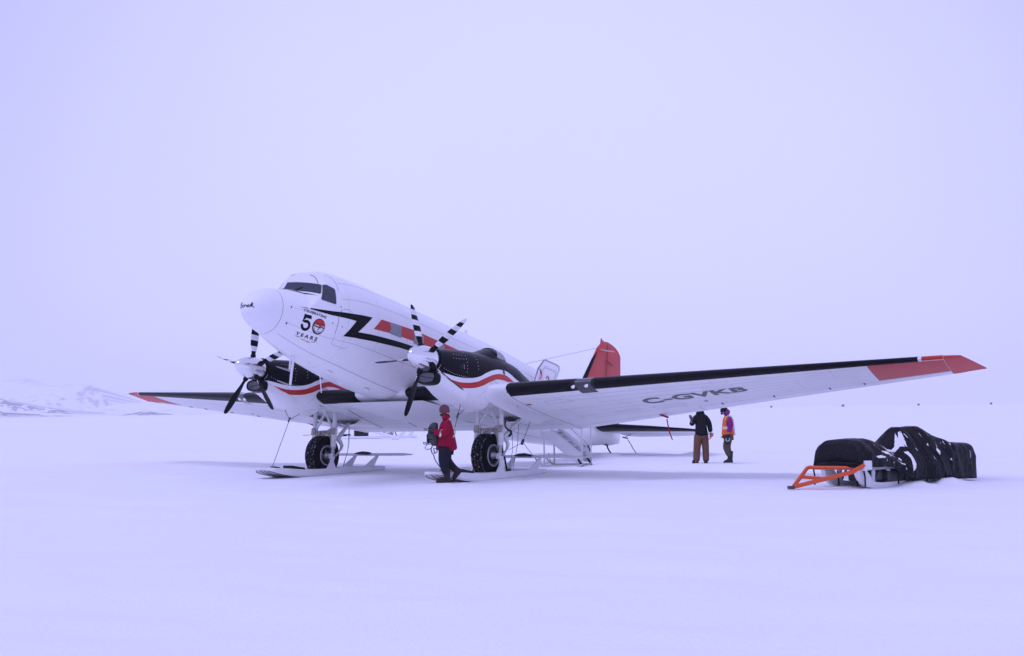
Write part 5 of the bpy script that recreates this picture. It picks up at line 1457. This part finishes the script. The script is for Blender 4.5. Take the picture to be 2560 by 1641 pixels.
# ---- person 2: black jacket, brown trousers, one hand raised, an orange glove on the other
p2 = empty('person', (5.98, 34.27, 0))
tag(p2, 'standing person in black jacket and brown trousers, one hand raised, wearing one orange glove', 'person')
sk2 = {'pel': (.02, 0, .98, .13, .12), 'bel': (.0, 0, 1.15, .15, .13), 'che': (.0, 0, 1.38, .17, .13), 'nk': (.0, -.01, 1.58, .06), 'nk2': (-.01, -.02, 1.64, .06), 'hd': (-.015, -.03, 1.74, .085, .10), 'hd2': (-.015, -.02, 1.82, .07), 'ns': (-.035, -.14, 1.73, .012), 'jaw': (-.02, -.07, 1.67, .045),
       'sl': (-.19, 0, 1.50, .07), 'el': (-.30, -.10, 1.22, .05), 'wl': (-.33, -.22, 1.33, .035), 'sr': (.20, 0, 1.50, .07), 'er': (.27, .0, 1.20, .05), 'wr': (.30, -.06, .94, .035),
       'hl': (-.09, 0, .90, .09), 'kl': (-.14, -.02, .50, .07), 'al': (-.16, .02, .10, .05), 'tl': (-.22, -.12, .05, .04), 'hr': (.10, 0, .90, .09), 'kr': (.13, -.02, .50, .07), 'ar': (.14, .02, .10, .05), 'tr': (.13, -.13, .05, .04)}
body2 = skin('body', sk2, e1, SKIN, p2)
jk2 = {'hem': (.015, 0, .85, .185, .15), 'h2': (.015, 0, .95, .19, .155), 'bel': (.0, 0, 1.16, .19, .155), 'che': (.0, 0, 1.38, .20, .155), 'up': (.0, 0, 1.53, .13, .11), 'col': (-.0, -.01, 1.62, .085, .085),
       'sl': (-.18, 0, 1.49, .095), 'el': (-.30, -.09, 1.22, .075), 'wl': (-.33, -.20, 1.30, .060), 'sr': (.19, 0, 1.49, .095), 'er': (.275, .0, 1.20, .078), 'wr': (.30, -.05, .97, .062)}
skin('jacket', jk2, chain('hem', 'h2', 'bel', 'che', 'up', 'col') + chain('che', 'sl', 'el', 'wl') + chain('che', 'sr', 'er', 'wr'), BLKJ, p2)
hd2 = {'a': (.0, .05, 1.58, .11, .07), 'b': (.06, .05, 1.60, .06), 'c': (-.06, .05, 1.60, .06)}
skin('hood', hd2, [('a', 'b'), ('a', 'c')], BLKJ, p2)
tr2 = {'wst': (.015, 0, 1.02, .165, .13), 'hl': (-.095, 0, .84, .125), 'kl': (-.14, -.015, .50, .105), 'al': (-.165, .01, .12, .098), 'al2': (-.166, .01, .04, .09), 'hr': (.105, 0, .84, .12), 'kr': (.13, -.015, .50, .10), 'ar': (.14, .01, .12, .092), 'ar2': (.14, .01, .04, .088)}
skin('trousers', tr2, chain('wst', 'hl', 'kl', 'al', 'al2') + chain('wst', 'hr', 'kr', 'ar', 'ar2'), BROWN, p2)
boot('boot', (-.15, .06, 0), (-.72, -.70, 0), BOOTK, p2, False)
boot('boot', (.14, .08, 0), (-.12, -1, 0), BOOTK, p2, False)
hand('glove', (-.335, -.22, 1.335), (-.15, -.2, 1), (.2, -1, 0), GLOVG, p2, .35, 1.3, -1)
hand('glove', (.30, -.06, .945), (.03, -.10, -1), (1, 0, 0), GLOVO, p2, .7, 1.45, 1)
MB().loft([[(-.015 + .112 * math.cos(a) * k, -.025 + .125 * math.sin(a) * k, z) for a in np.linspace(0, 2 * math.pi, 21)[:-1]] for z, k in ((1.765, 1), (1.80, 1.04), (1.85, .95), (1.885, .6), (1.90, .1))]).build('knit_hat', NAVY, p2, smooth=60)
MB().ball((-.025, -.085, 1.675), .06, .04, .045, 12).build('beard', MATS['dark_hair'], p2)
face((-.015, -.03, 1.745), (-.15, -1, 0), p2, body2, .115)
MB().lathe([(0, .045), (.004, .045), (.006, .03), (.006, .005)], (.275, -.02, 1.42), (1, -.2, .1), 18).build('arm_badge', SKIW, p2)
MB().bar((.0, -.158, 1.05), (.0, -.150, 1.55), .012, .01, (0, -1, 0)).build('zip', GLOVE, p2)
mug = MB().lathe([(-.06, .035), (.06, .042)], (.345, -.07, .90), (.1, 0, 1), 16).build('held_tool', STEEL, p2)

# ---- person 3: orange vest over a purple jacket, side on
p3 = empty('person', (6.72, 33.79, 0))
tag(p3, 'standing person in orange safety vest over purple jacket, dark hat and olive trousers', 'person')
sk3 = {'pel': (.04, 0, .93, .12, .13), 'bel': (.04, 0, 1.10, .13, .14), 'che': (.04, 0, 1.32, .13, .16), 'nk': (.01, 0, 1.49, .055), 'nk2': (-.03, 0, 1.54, .055), 'hd': (-.085, 0, 1.62, .095, .08), 'hd2': (-.075, 0, 1.69, .065), 'ns': (-.192, 0, 1.60, .012), 'jaw': (-.12, 0, 1.55, .04),
       'sl': (.03, -.18, 1.42, .065), 'el': (.06, -.24, 1.16, .05), 'wl': (-.02, -.24, .93, .033), 'sr': (.03, .18, 1.42, .065), 'er': (.05, .23, 1.16, .05), 'wr': (-.05, .20, .95, .033),
       'hl': (.02, -.08, .86, .085), 'kl': (-.09, -.09, .50, .065), 'al': (.04, -.09, .12, .05), 'tl': (-.12, -.09, .05, .04), 'hr': (.05, .08, .86, .085), 'kr': (.0, .09, .49, .065), 'ar': (.08, .09, .12, .05), 'tr': (-.08, .09, .05, .04)}
body3 = skin('body', sk3, e1, SKIN, p3)
jk3 = {'hem': (.04, 0, .86, .14, .155), 'h2': (.04, 0, .93, .145, .16), 'bel': (.04, 0, 1.10, .155, .17), 'che': (.04, 0, 1.32, .15, .175), 'up': (.02, 0, 1.44, .10, .12), 'col': (-.01, 0, 1.52, .085, .085),
       'sl': (.04, -.18, 1.40, .088), 'el': (.065, -.245, 1.15, .080), 'wl': (-.01, -.24, .98, .062), 'sr': (.04, .18, 1.40, .088), 'er': (.05, .24, 1.16, .078), 'wr': (-.03, .21, .98, .06)}
skin('jacket', jk3, chain('hem', 'h2', 'bel', 'che', 'up', 'col') + chain('che', 'sl', 'el', 'wl') + chain('che', 'sr', 'er', 'wr'), PURPLE, p3)
skin('hood', {'a': (-.08, 0, 1.50, .10, .105), 'b': (.005, 0, 1.59, .145, .14), 'c': (.075, 0, 1.53, .12, .135)}, chain('a', 'b', 'c'), PURPLE, p3)
vs = [(.89, .215, .20), (.95, .210, .20), (1.10, .195, .195), (1.25, .185, .195), (1.38, .165, .19), (1.46, .125, .15), (1.50, .10, .10)]
vb = lambda a: (.045)
MB().loft([[(.04 + rx * math.cos(a), ry * math.sin(a) * (.80 if (abs(math.sin(a)) > .9 and z > 1.05) else 1), z) for a in np.linspace(0, 2 * math.pi, 33)[:-1]] for z, rx, ry in vs], cap0=False, cap1=False).build('vest', VEST, p3, smooth=50)
for z, r0 in ((1.09, .200), ):
    hoop('reflective_band', (.04, 0, z), r0 + .004, .199, .055, REFL, p3)
    hoop('tape_edge', (.04, 0, z + .055), r0 + .003, .198, .016, REFY, p3); hoop('tape_edge', (.04, 0, z - .016), r0 + .005, .200, .016, REFY, p3)
band('reflective_stripe', [(.19, -.13, .91), (.185, -.125, 1.08)], .05, REFL, p3, (.7, -.7, 0), .05)
band('reflective_stripe', [(.175, -.12, 1.16), (.165, -.12, 1.32), (.11, -.14, 1.46), (.02, -.14, 1.50)], .04, REFL, p3, (.7, -.7, .2), .04)
band('tape_edge', [(-.09, -.135, 1.36), (-.06, -.14, 1.44), (.02, -.13, 1.505), (.10, -.12, 1.48)], .022, REFY, p3, (-.5, -.7, .4), .022)
tr3 = {'wst': (.04, 0, .96, .13, .14), 'hl': (.02, -.085, .82, .112), 'kl': (-.085, -.09, .51, .088), 'cl': (-.01, -.09, .36, .085), 'al': (.03, -.09, .22, .072), 'hr': (.06, .085, .82, .11), 'kr': (.01, .09, .50, .085), 'cr': (.06, .09, .34, .08), 'ar': (.08, .09, .22, .072)}
skin('trousers', tr3, chain('wst', 'hl', 'kl', 'cl', 'al') + chain('wst', 'hr', 'kr', 'cr', 'ar'), OLIVE, p3)
boot('boot', (.05, -.09, 0), (-1, -.05, 0), BOOTK, p3, False, h=.36, sole_m=SNOWP)
boot('boot', (.10, .09, 0), (-1, .1, 0), BOOTK, p3, False, h=.36, sole_m=SNOWP)
MB().loft([[(-.08 + rx * math.cos(a) + ox, ry * math.sin(a), z) for a in np.linspace(0, 2 * math.pi, 21)[:-1]] for z, rx, ry, ox in ((1.615, .10, .096, .02), (1.64, .118, .104, .0), (1.70, .118, .104, .0), (1.745, .09, .08, .005), (1.765, .02, .02, .005))]).build('knit_hat', BLKJ, p3, smooth=60)
MB().ball((-.155, 0, 1.57), .035, .06, .045, 10).build('face_scarf', NAVY, p3)
face((-.085, 0, 1.62), (-1, 0, 0), p3, body3, .108)
MB().tube([(-.185, -.05, 1.625), (-.19, 0, 1.628), (-.185, .05, 1.625)], .018, 6).build('goggles', GLASS, p3)
hand('glove', (-.03, -.24, .94), (-.25, 0, -1), (.3, -1, 0), GLOVE, p3, .8, 1.5, 1)
hand('glove', (-.06, .20, .94), (-.3, 0, -1), (.3, 1, 0), GLOVE, p3, .8, 1.3, -1)
MB().loft([[(-.045 + .075 * math.cos(a) * k, -.235 + .05 * math.sin(a) * k, z) for a in np.linspace(0, 2 * math.pi, 17)[:-1]] for z, k in ((.60, .7), (.62, .95), (.74, 1.0), (.84, .8), (.86, .4))]).build('hanging_mitten', GLOVE, p3, smooth=60)
MB().tube([(-.10, -.29, .80), (-.10, -.30, .73), (-.05, -.30, .70), (.0, -.30, .74), (.0, -.29, .80)], .009, 6).build('carabiner', SKIW, p3)
# ------------------------------------------------------------------ snow field, mountains, haze
def snow_mat(name, base, bsc, bst):
    m = mat(name, base, 0.78, spec=0.2)
    nt = m.node_tree; b = nt.nodes['Principled BSDF']
    tc = nt.nodes.new('ShaderNodeTexCoord')
    mp = nt.nodes.new('ShaderNodeMapping'); mp.inputs['Rotation'].default_value = (0, 0, R(-14)); mp.inputs['Scale'].default_value = (.22, 1.0, 1.0)
    nt.links.new(tc.outputs['Object'], mp.inputs['Vector'])
    n1 = nt.nodes.new('ShaderNodeTexNoise'); n1.inputs['Scale'].default_value = bsc; n1.inputs['Detail'].default_value = 8; n1.inputs['Roughness'].default_value = .6
    nt.links.new(mp.outputs['Vector'], n1.inputs['Vector'])
    n2 = nt.nodes.new('ShaderNodeTexNoise'); n2.inputs['Scale'].default_value = 26; n2.inputs['Detail'].default_value = 4
    nt.links.new(tc.outputs['Object'], n2.inputs['Vector'])
    ad = nt.nodes.new('ShaderNodeMath'); ad.operation = 'MULTIPLY_ADD'; ad.inputs[1].default_value = .22
    nt.links.new(n2.outputs['Fac'], ad.inputs[0]); nt.links.new(n1.outputs['Fac'], ad.inputs[2])
    bp = nt.nodes.new('ShaderNodeBump'); bp.inputs['Strength'].default_value = bst; bp.inputs['Distance'].default_value = .06
    nt.links.new(ad.outputs[0], bp.inputs['Height']); nt.links.new(bp.outputs['Normal'], b.inputs['Normal'])
    return m
SNOW = snow_mat('wind_packed_snow', (0.90, 0.90, 0.905), 1.3, 0.9)

NZ = [vnoise(s) for s in (1, 2, 3, 4, 5)]
def graded(lo, hi, step, grow, far):
    a = list(np.arange(lo, hi + step / 2, step)); s = step
    while a[-1] < far: s *= grow; a.append(a[-1] + s)
    return a
yp = graded(2.0, 48, .20, 1.12, 14000)
yn = [2.0 - v for v in graded(0.5, 3, .5, 1.5, 300)][::-1]
YS = np.array(yn + yp)
xp = graded(0, 22, .20, 1.12, 14000)
XS = np.array([-v for v in xp[:0:-1]] + xp)
X, Y = np.meshgrid(XS, YS)
d = np.hypot(X, Y)
near = 1 / (1 + (d / 70)**2)
ca, sa = math.cos(R(14)), math.sin(R(14))
U_, V_ = X * ca - Y * sa, X * sa + Y * ca
Zg = (.14 * NZ[0](U_ / 7, V_ / 2.6) + .10 * NZ[1](U_ / 2.6, V_ / 1.0) + .07 * NZ[2](U_ / 1.1, V_ / .42)) * near
Zg += .5 * NZ[3](X / 60, Y / 60) * np.clip((d - 60) / 200, 0, 1)
# level where the wheels, feet and runners stand
def flat(cx, cy, r, k=1.0):
    global Zg
    w = np.clip(1.4 - np.hypot(X - cx, Y - cy) / r, 0, 1); w = w * w * (3 - 2 * w) * k
    Zg = Zg * (1 - w)
for c in ((-.85, 27.9, 3.2), (-5.67, 30.7, 3.2), (-1.65, 25.8, 1.0), (6.0, 34.3, 1.0), (6.7, 33.8, 1.0), (1.7, 33.6, 2.0), (8.0, 24.0, 2.8), (9.4, 24.8, 1.5), (6.1, 23.0, .8), (2.6, 39.0, 1.2)): flat(*c)
# ploughed ridge behind the tail wheel, and a low one far left
def ridge(x0, y0, x1, y1, h, w, fade=1.5, sd=0):
    global Zg
    L_ = math.hypot(x1 - x0, y1 - y0); tx, ty = (x1 - x0) / L_, (y1 - y0) / L_
    s = (X - x0) * tx + (Y - y0) * ty; t = -(X - x0) * ty + (Y - y0) * tx
    e = np.clip(s / fade, 0, 1) * np.clip((L_ - s) / fade, 0, 1)
    hh = h * (1 + 1.1 * NZ[4](s * 1.6 + sd, t * .3) + .8 * NZ[1](s * 4, t * 2))
    prof = np.exp(-(np.maximum(t, 0) / (w * 1.6))**2 - (np.minimum(t, 0) / (w * .45))**2)
    Zg += e * hh * prof
ridge(-1.5, 38.8, 14.0, 39.4, .10, .30)
ridge(1.2, 37.9, 6.0, 38.3, .05, .22, 1.0, 7)
ridge(-34, 73.8, -2, 76.2, .22, .8, 6, 3)
ridge(-13, 29.8, -6.2, 30.1, .05, .25, 2.0, 11)
ridge(8.3, 23.3, 10.6, 25.0, .06, .14, .4, 5)
# a small heap against the rear of the tarpaulin
for cx, cy, h, r in ((-1.62, 25.8, .062, .55), (9.75, 24.1, .16, .22), (7.15, 23.3, .05, .25), (8.9, 23.6, .06, .3), (10.1, 24.6, .05, .25), (6.75, 23.1, .03, .15)):
    Zg += h * np.exp(-((X - cx)**2 + (Y - cy)**2) / r**2)
# faint trodden prints where people have walked between the aeroplane and the sled
rs = np.random.RandomState(4)
for (x0, y0), (x1, y1) in (((-1.4, 25.9), (5.5, 33.0)), ((6.2, 33.2), (7.2, 24.5)), ((-1.2, 25.6), (6.0, 23.4)), ((2.2, 33.0), (6.0, 34.0))):
    n_ = int(math.hypot(x1 - x0, y1 - y0) / .42)
    for i in range(n_):
        t = i / n_; px_, py_ = x0 + (x1 - x0) * t + rs.normal(0, .10) + (.10 if i % 2 else -.10), y0 + (y1 - y0) * t + rs.normal(0, .08)
        q = ((X - px_) / .22)**2 + ((Y - py_) / .26)**2
        Zg += np.where(q < 9, -.035 * np.exp(-q) + .012 * np.exp(-(np.sqrt(q) - 1.4)**2 * 3), 0)
ny, nx = X.shape
vs = np.stack([X, Y, Zg], -1).reshape(-1, 3)
idx = np.arange(ny * nx).reshape(ny, nx)
fs_ = np.stack([idx[:-1, :-1], idx[:-1, 1:], idx[1:, 1:], idx[1:, :-1]], -1).reshape(-1, 4)
me = bpy.data.meshes.new('snow_field')
me.from_pydata(vs.tolist(), [], fs_.tolist())
me.materials.append(SNOW); me.polygons.foreach_set('use_smooth', [True] * len(me.polygons))
gnd_o = bpy.data.objects.new('snow_field', me); COL.objects.link(gnd_o); gnd_o['kind'] = 'structure'

# ---- mountains on the left, snow with bare rock where the wind scours the crests
HILL = bpy.data.materials.new('mountain_snow_and_rock'); HILL.use_nodes = True
nt = HILL.node_tree; b = nt.nodes['Principled BSDF']; b.inputs['Roughness'].default_value = .85; b.inputs['Specular IOR Level'].default_value = .1
at = nt.nodes.new('ShaderNodeAttribute'); at.attribute_name = 'rock'
mx = nt.nodes.new('ShaderNodeMix'); mx.data_type = 'RGBA'; mx.inputs[6].default_value = (.88, .88, .885, 1); mx.inputs[7].default_value = (.055, .055, .062, 1)
nt.links.new(at.outputs['Fac'], mx.inputs[0]); nt.links.new(mx.outputs[2], b.inputs['Base Color'])
def px2x(px, D): return (px - 1280) / F_PX * D
def hor(px): return 1025.2 - .0132 * (px - 1280)
def hill(name, D, depth, crest, rockf, seed, nxp=360, nyp=60):
    """crest: [(photo column, photo row)] of the skyline; the slope falls towards the viewer over `depth` metres"""
    f = pchip([c[0] for c in crest], [(hor(c[0]) - c[1]) / F_PX * D for c in crest])
    P0, P1 = crest[0][0], crest[-1][0]
    cols = np.linspace(P0, P1, nxp)
    V, Rk = [], []
    rs = np.random.RandomState(seed)
    n1, n2, n3 = vnoise(seed + 10), vnoise(seed + 20), vnoise(seed + 30)
    for j in range(nyp + 8):
        t = min(j / nyp, 1.0); back = max(0, (j - nyp)) / 8
        for px in cols:
            h = max(0.0, float(f(px)))
            DD = D - depth * (1 - t) + back * depth * .8
            k = t ** 1.35 if back == 0 else 1 - .5 * back
            z = h * k + (h * .13) * float(n1(np.array(px / 26), np.array(t * 6))) * math.sin(math.pi * t) + h * .05 * float(n2(np.array(px / 7), np.array(t * 14))) * (1 if 0 < t < 1 else 0)
            x = (px - 1280) / F_PX * D * (1 + .0 * t)
            V.append((x, DD, z - (4 if j == 0 else 0)))
            q = float(n3(np.array(px / 9 + t * 6), np.array(t * 22))) + .5 * float(n2(np.array(px / 3 + t * 9), np.array(t * 50)))
            Rk.append(rockf(px, t if back == 0 else 1.1, q))
    ny_ = nyp + 8
    F = [(j * nxp + i, j * nxp + i + 1, (j + 1) * nxp + i + 1, (j + 1) * nxp + i) for j in range(ny_ - 1) for i in range(nxp - 1)]
    me = bpy.data.meshes.new(name); me.from_pydata(V, [], F); me.materials.append(HILL)
    a = me.attributes.new('rock', 'FLOAT', 'POINT'); a.data.foreach_set('value', [float(min(1, max(0, r))) for r in Rk])
    me.polygons.foreach_set('use_smooth', [True] * len(me.polygons))
    o = bpy.data.objects.new(name, me); COL.objects.link(o); o['kind'] = 'structure'
    return o
sstep = lambda a, b_, x: (lambda t: t * t * (3 - 2 * t))(min(1, max(0, (x - a) / (b_ - a))))
def rk_far(px, t, q):
    v = 0
    if 225 < px < 285: v = sstep(.10, .30, q + .30 * sstep(.86, 1.0, t))          # rocky shoulder
    if px < 232: v = max(v, .42 * sstep(.93, .99, t) * (.7 + q), .5 * sstep(.25, .42, q) * sstep(.8, 1.0, t))
    if 100 < px < 400: v = max(v, .8 * sstep(.26, .40, q) * sstep(.15, .35, t) * (1 - sstep(.6, .85, t)))
    if px >= 285: v = max(v, .8 * sstep(.22, .36, q) * (1 - sstep(.55, .9, t)))
    return v
hill('far_mountain', 5200, 900, [(-420, 940), (-200, 950), (-60, 951), (0, 951), (40, 949), (72, 946), (85, 954), (100, 962), (140, 963), (180, 961), (222, 961), (238, 970), (255, 985), (268, 1000), (278, 1011), (300, 1010), (330, 1006), (400, 1014), (480, 1020), (560, 1024), (640, 1030), (760, 1036)], rk_far, 3)
hill('far_ridge', 7200, 600, [(200, 1000), (255, 973), (285, 981), (310, 987), (340, 984), (400, 975), (460, 977), (520, 985), (620, 1005), (740, 1034)], lambda px, t, q: max(.4 * sstep(.93, .99, t), .4 * sstep(.3, .45, q) * sstep(.85, 1, t)), 8, 200, 24)
def rk_mid(px, t, q):
    win = 1.0 if px < 98 or 113 < px < 132 or 143 < px < 178 else .0
    if t > 1: return .5 * win
    return win * max(sstep(-.02, .08, 1.3 * q + .40 * sstep(.72, .97, t) - .14), 0) * sstep(.62, .80, t)
hill('rocky_spur', 3000, 420, [(-300, 972), (-140, 980), (-60, 990), (0, 995), (20, 1001), (40, 1007), (62, 1011), (82, 1017), (98, 1021), (112, 1021), (125, 1018), (135, 1022), (146, 1023), (160, 1028), (172, 1031), (182, 1034), (200, 1037)], rk_mid, 5, 340, 60)
hill('rocky_spur', 2400, 260, [(-200, 1020), (-80, 1025), (0, 1026), (14, 1032), (30, 1037), (46, 1038), (60, 1039), (80, 1039.2)], lambda px, t, q: max(0, sstep(.10, .26, q + .34 * sstep(.6, 1, t) - .05)) * sstep(.3, .6, t), 6, 200, 40)
hill('rocky_spur', 2300, 120, [(118, 1038.5), (138, 1037.5), (146, 1039), (150, 1039)], lambda px, t, q: sstep(.05, .2, q + .2 * t), 7, 40, 16)
hill('rock_knoll', 2600, 150, [(322, 1036.5), (334, 1032), (345, 1029.2), (352, 1028), (368, 1027.4), (380, 1028.4), (388, 1030.4), (396, 1034), (404, 1035.6)], lambda px, t, q: sstep(-.22, .0, q + .15) * sstep(.12, .3, t) * (1 if not 366 < px < 373 else .25), 9, 120, 40)

# ---- haze: a thin even air that swallows the horizon
HZ = bpy.data.materials.new('cold_haze'); HZ.use_nodes = True
nt = HZ.node_tree; nt.nodes.clear()
ho = nt.nodes.new('ShaderNodeOutputMaterial'); hv = nt.nodes.new('ShaderNodeVolumePrincipled')
hv.inputs['Color'].default_value = (.97, .97, .985, 1); hv.inputs['Density'].default_value = HAZE_D; hv.inputs['Anisotropy'].default_value = 0.0
nt.links.new(hv.outputs['Volume'], ho.inputs['Volume'])
bm_ = MB().box((0, 0, 145), 29000, 29000, 310)
hz = bm_.build('haze', HZ, smooth=0); hz['kind'] = 'stuff'
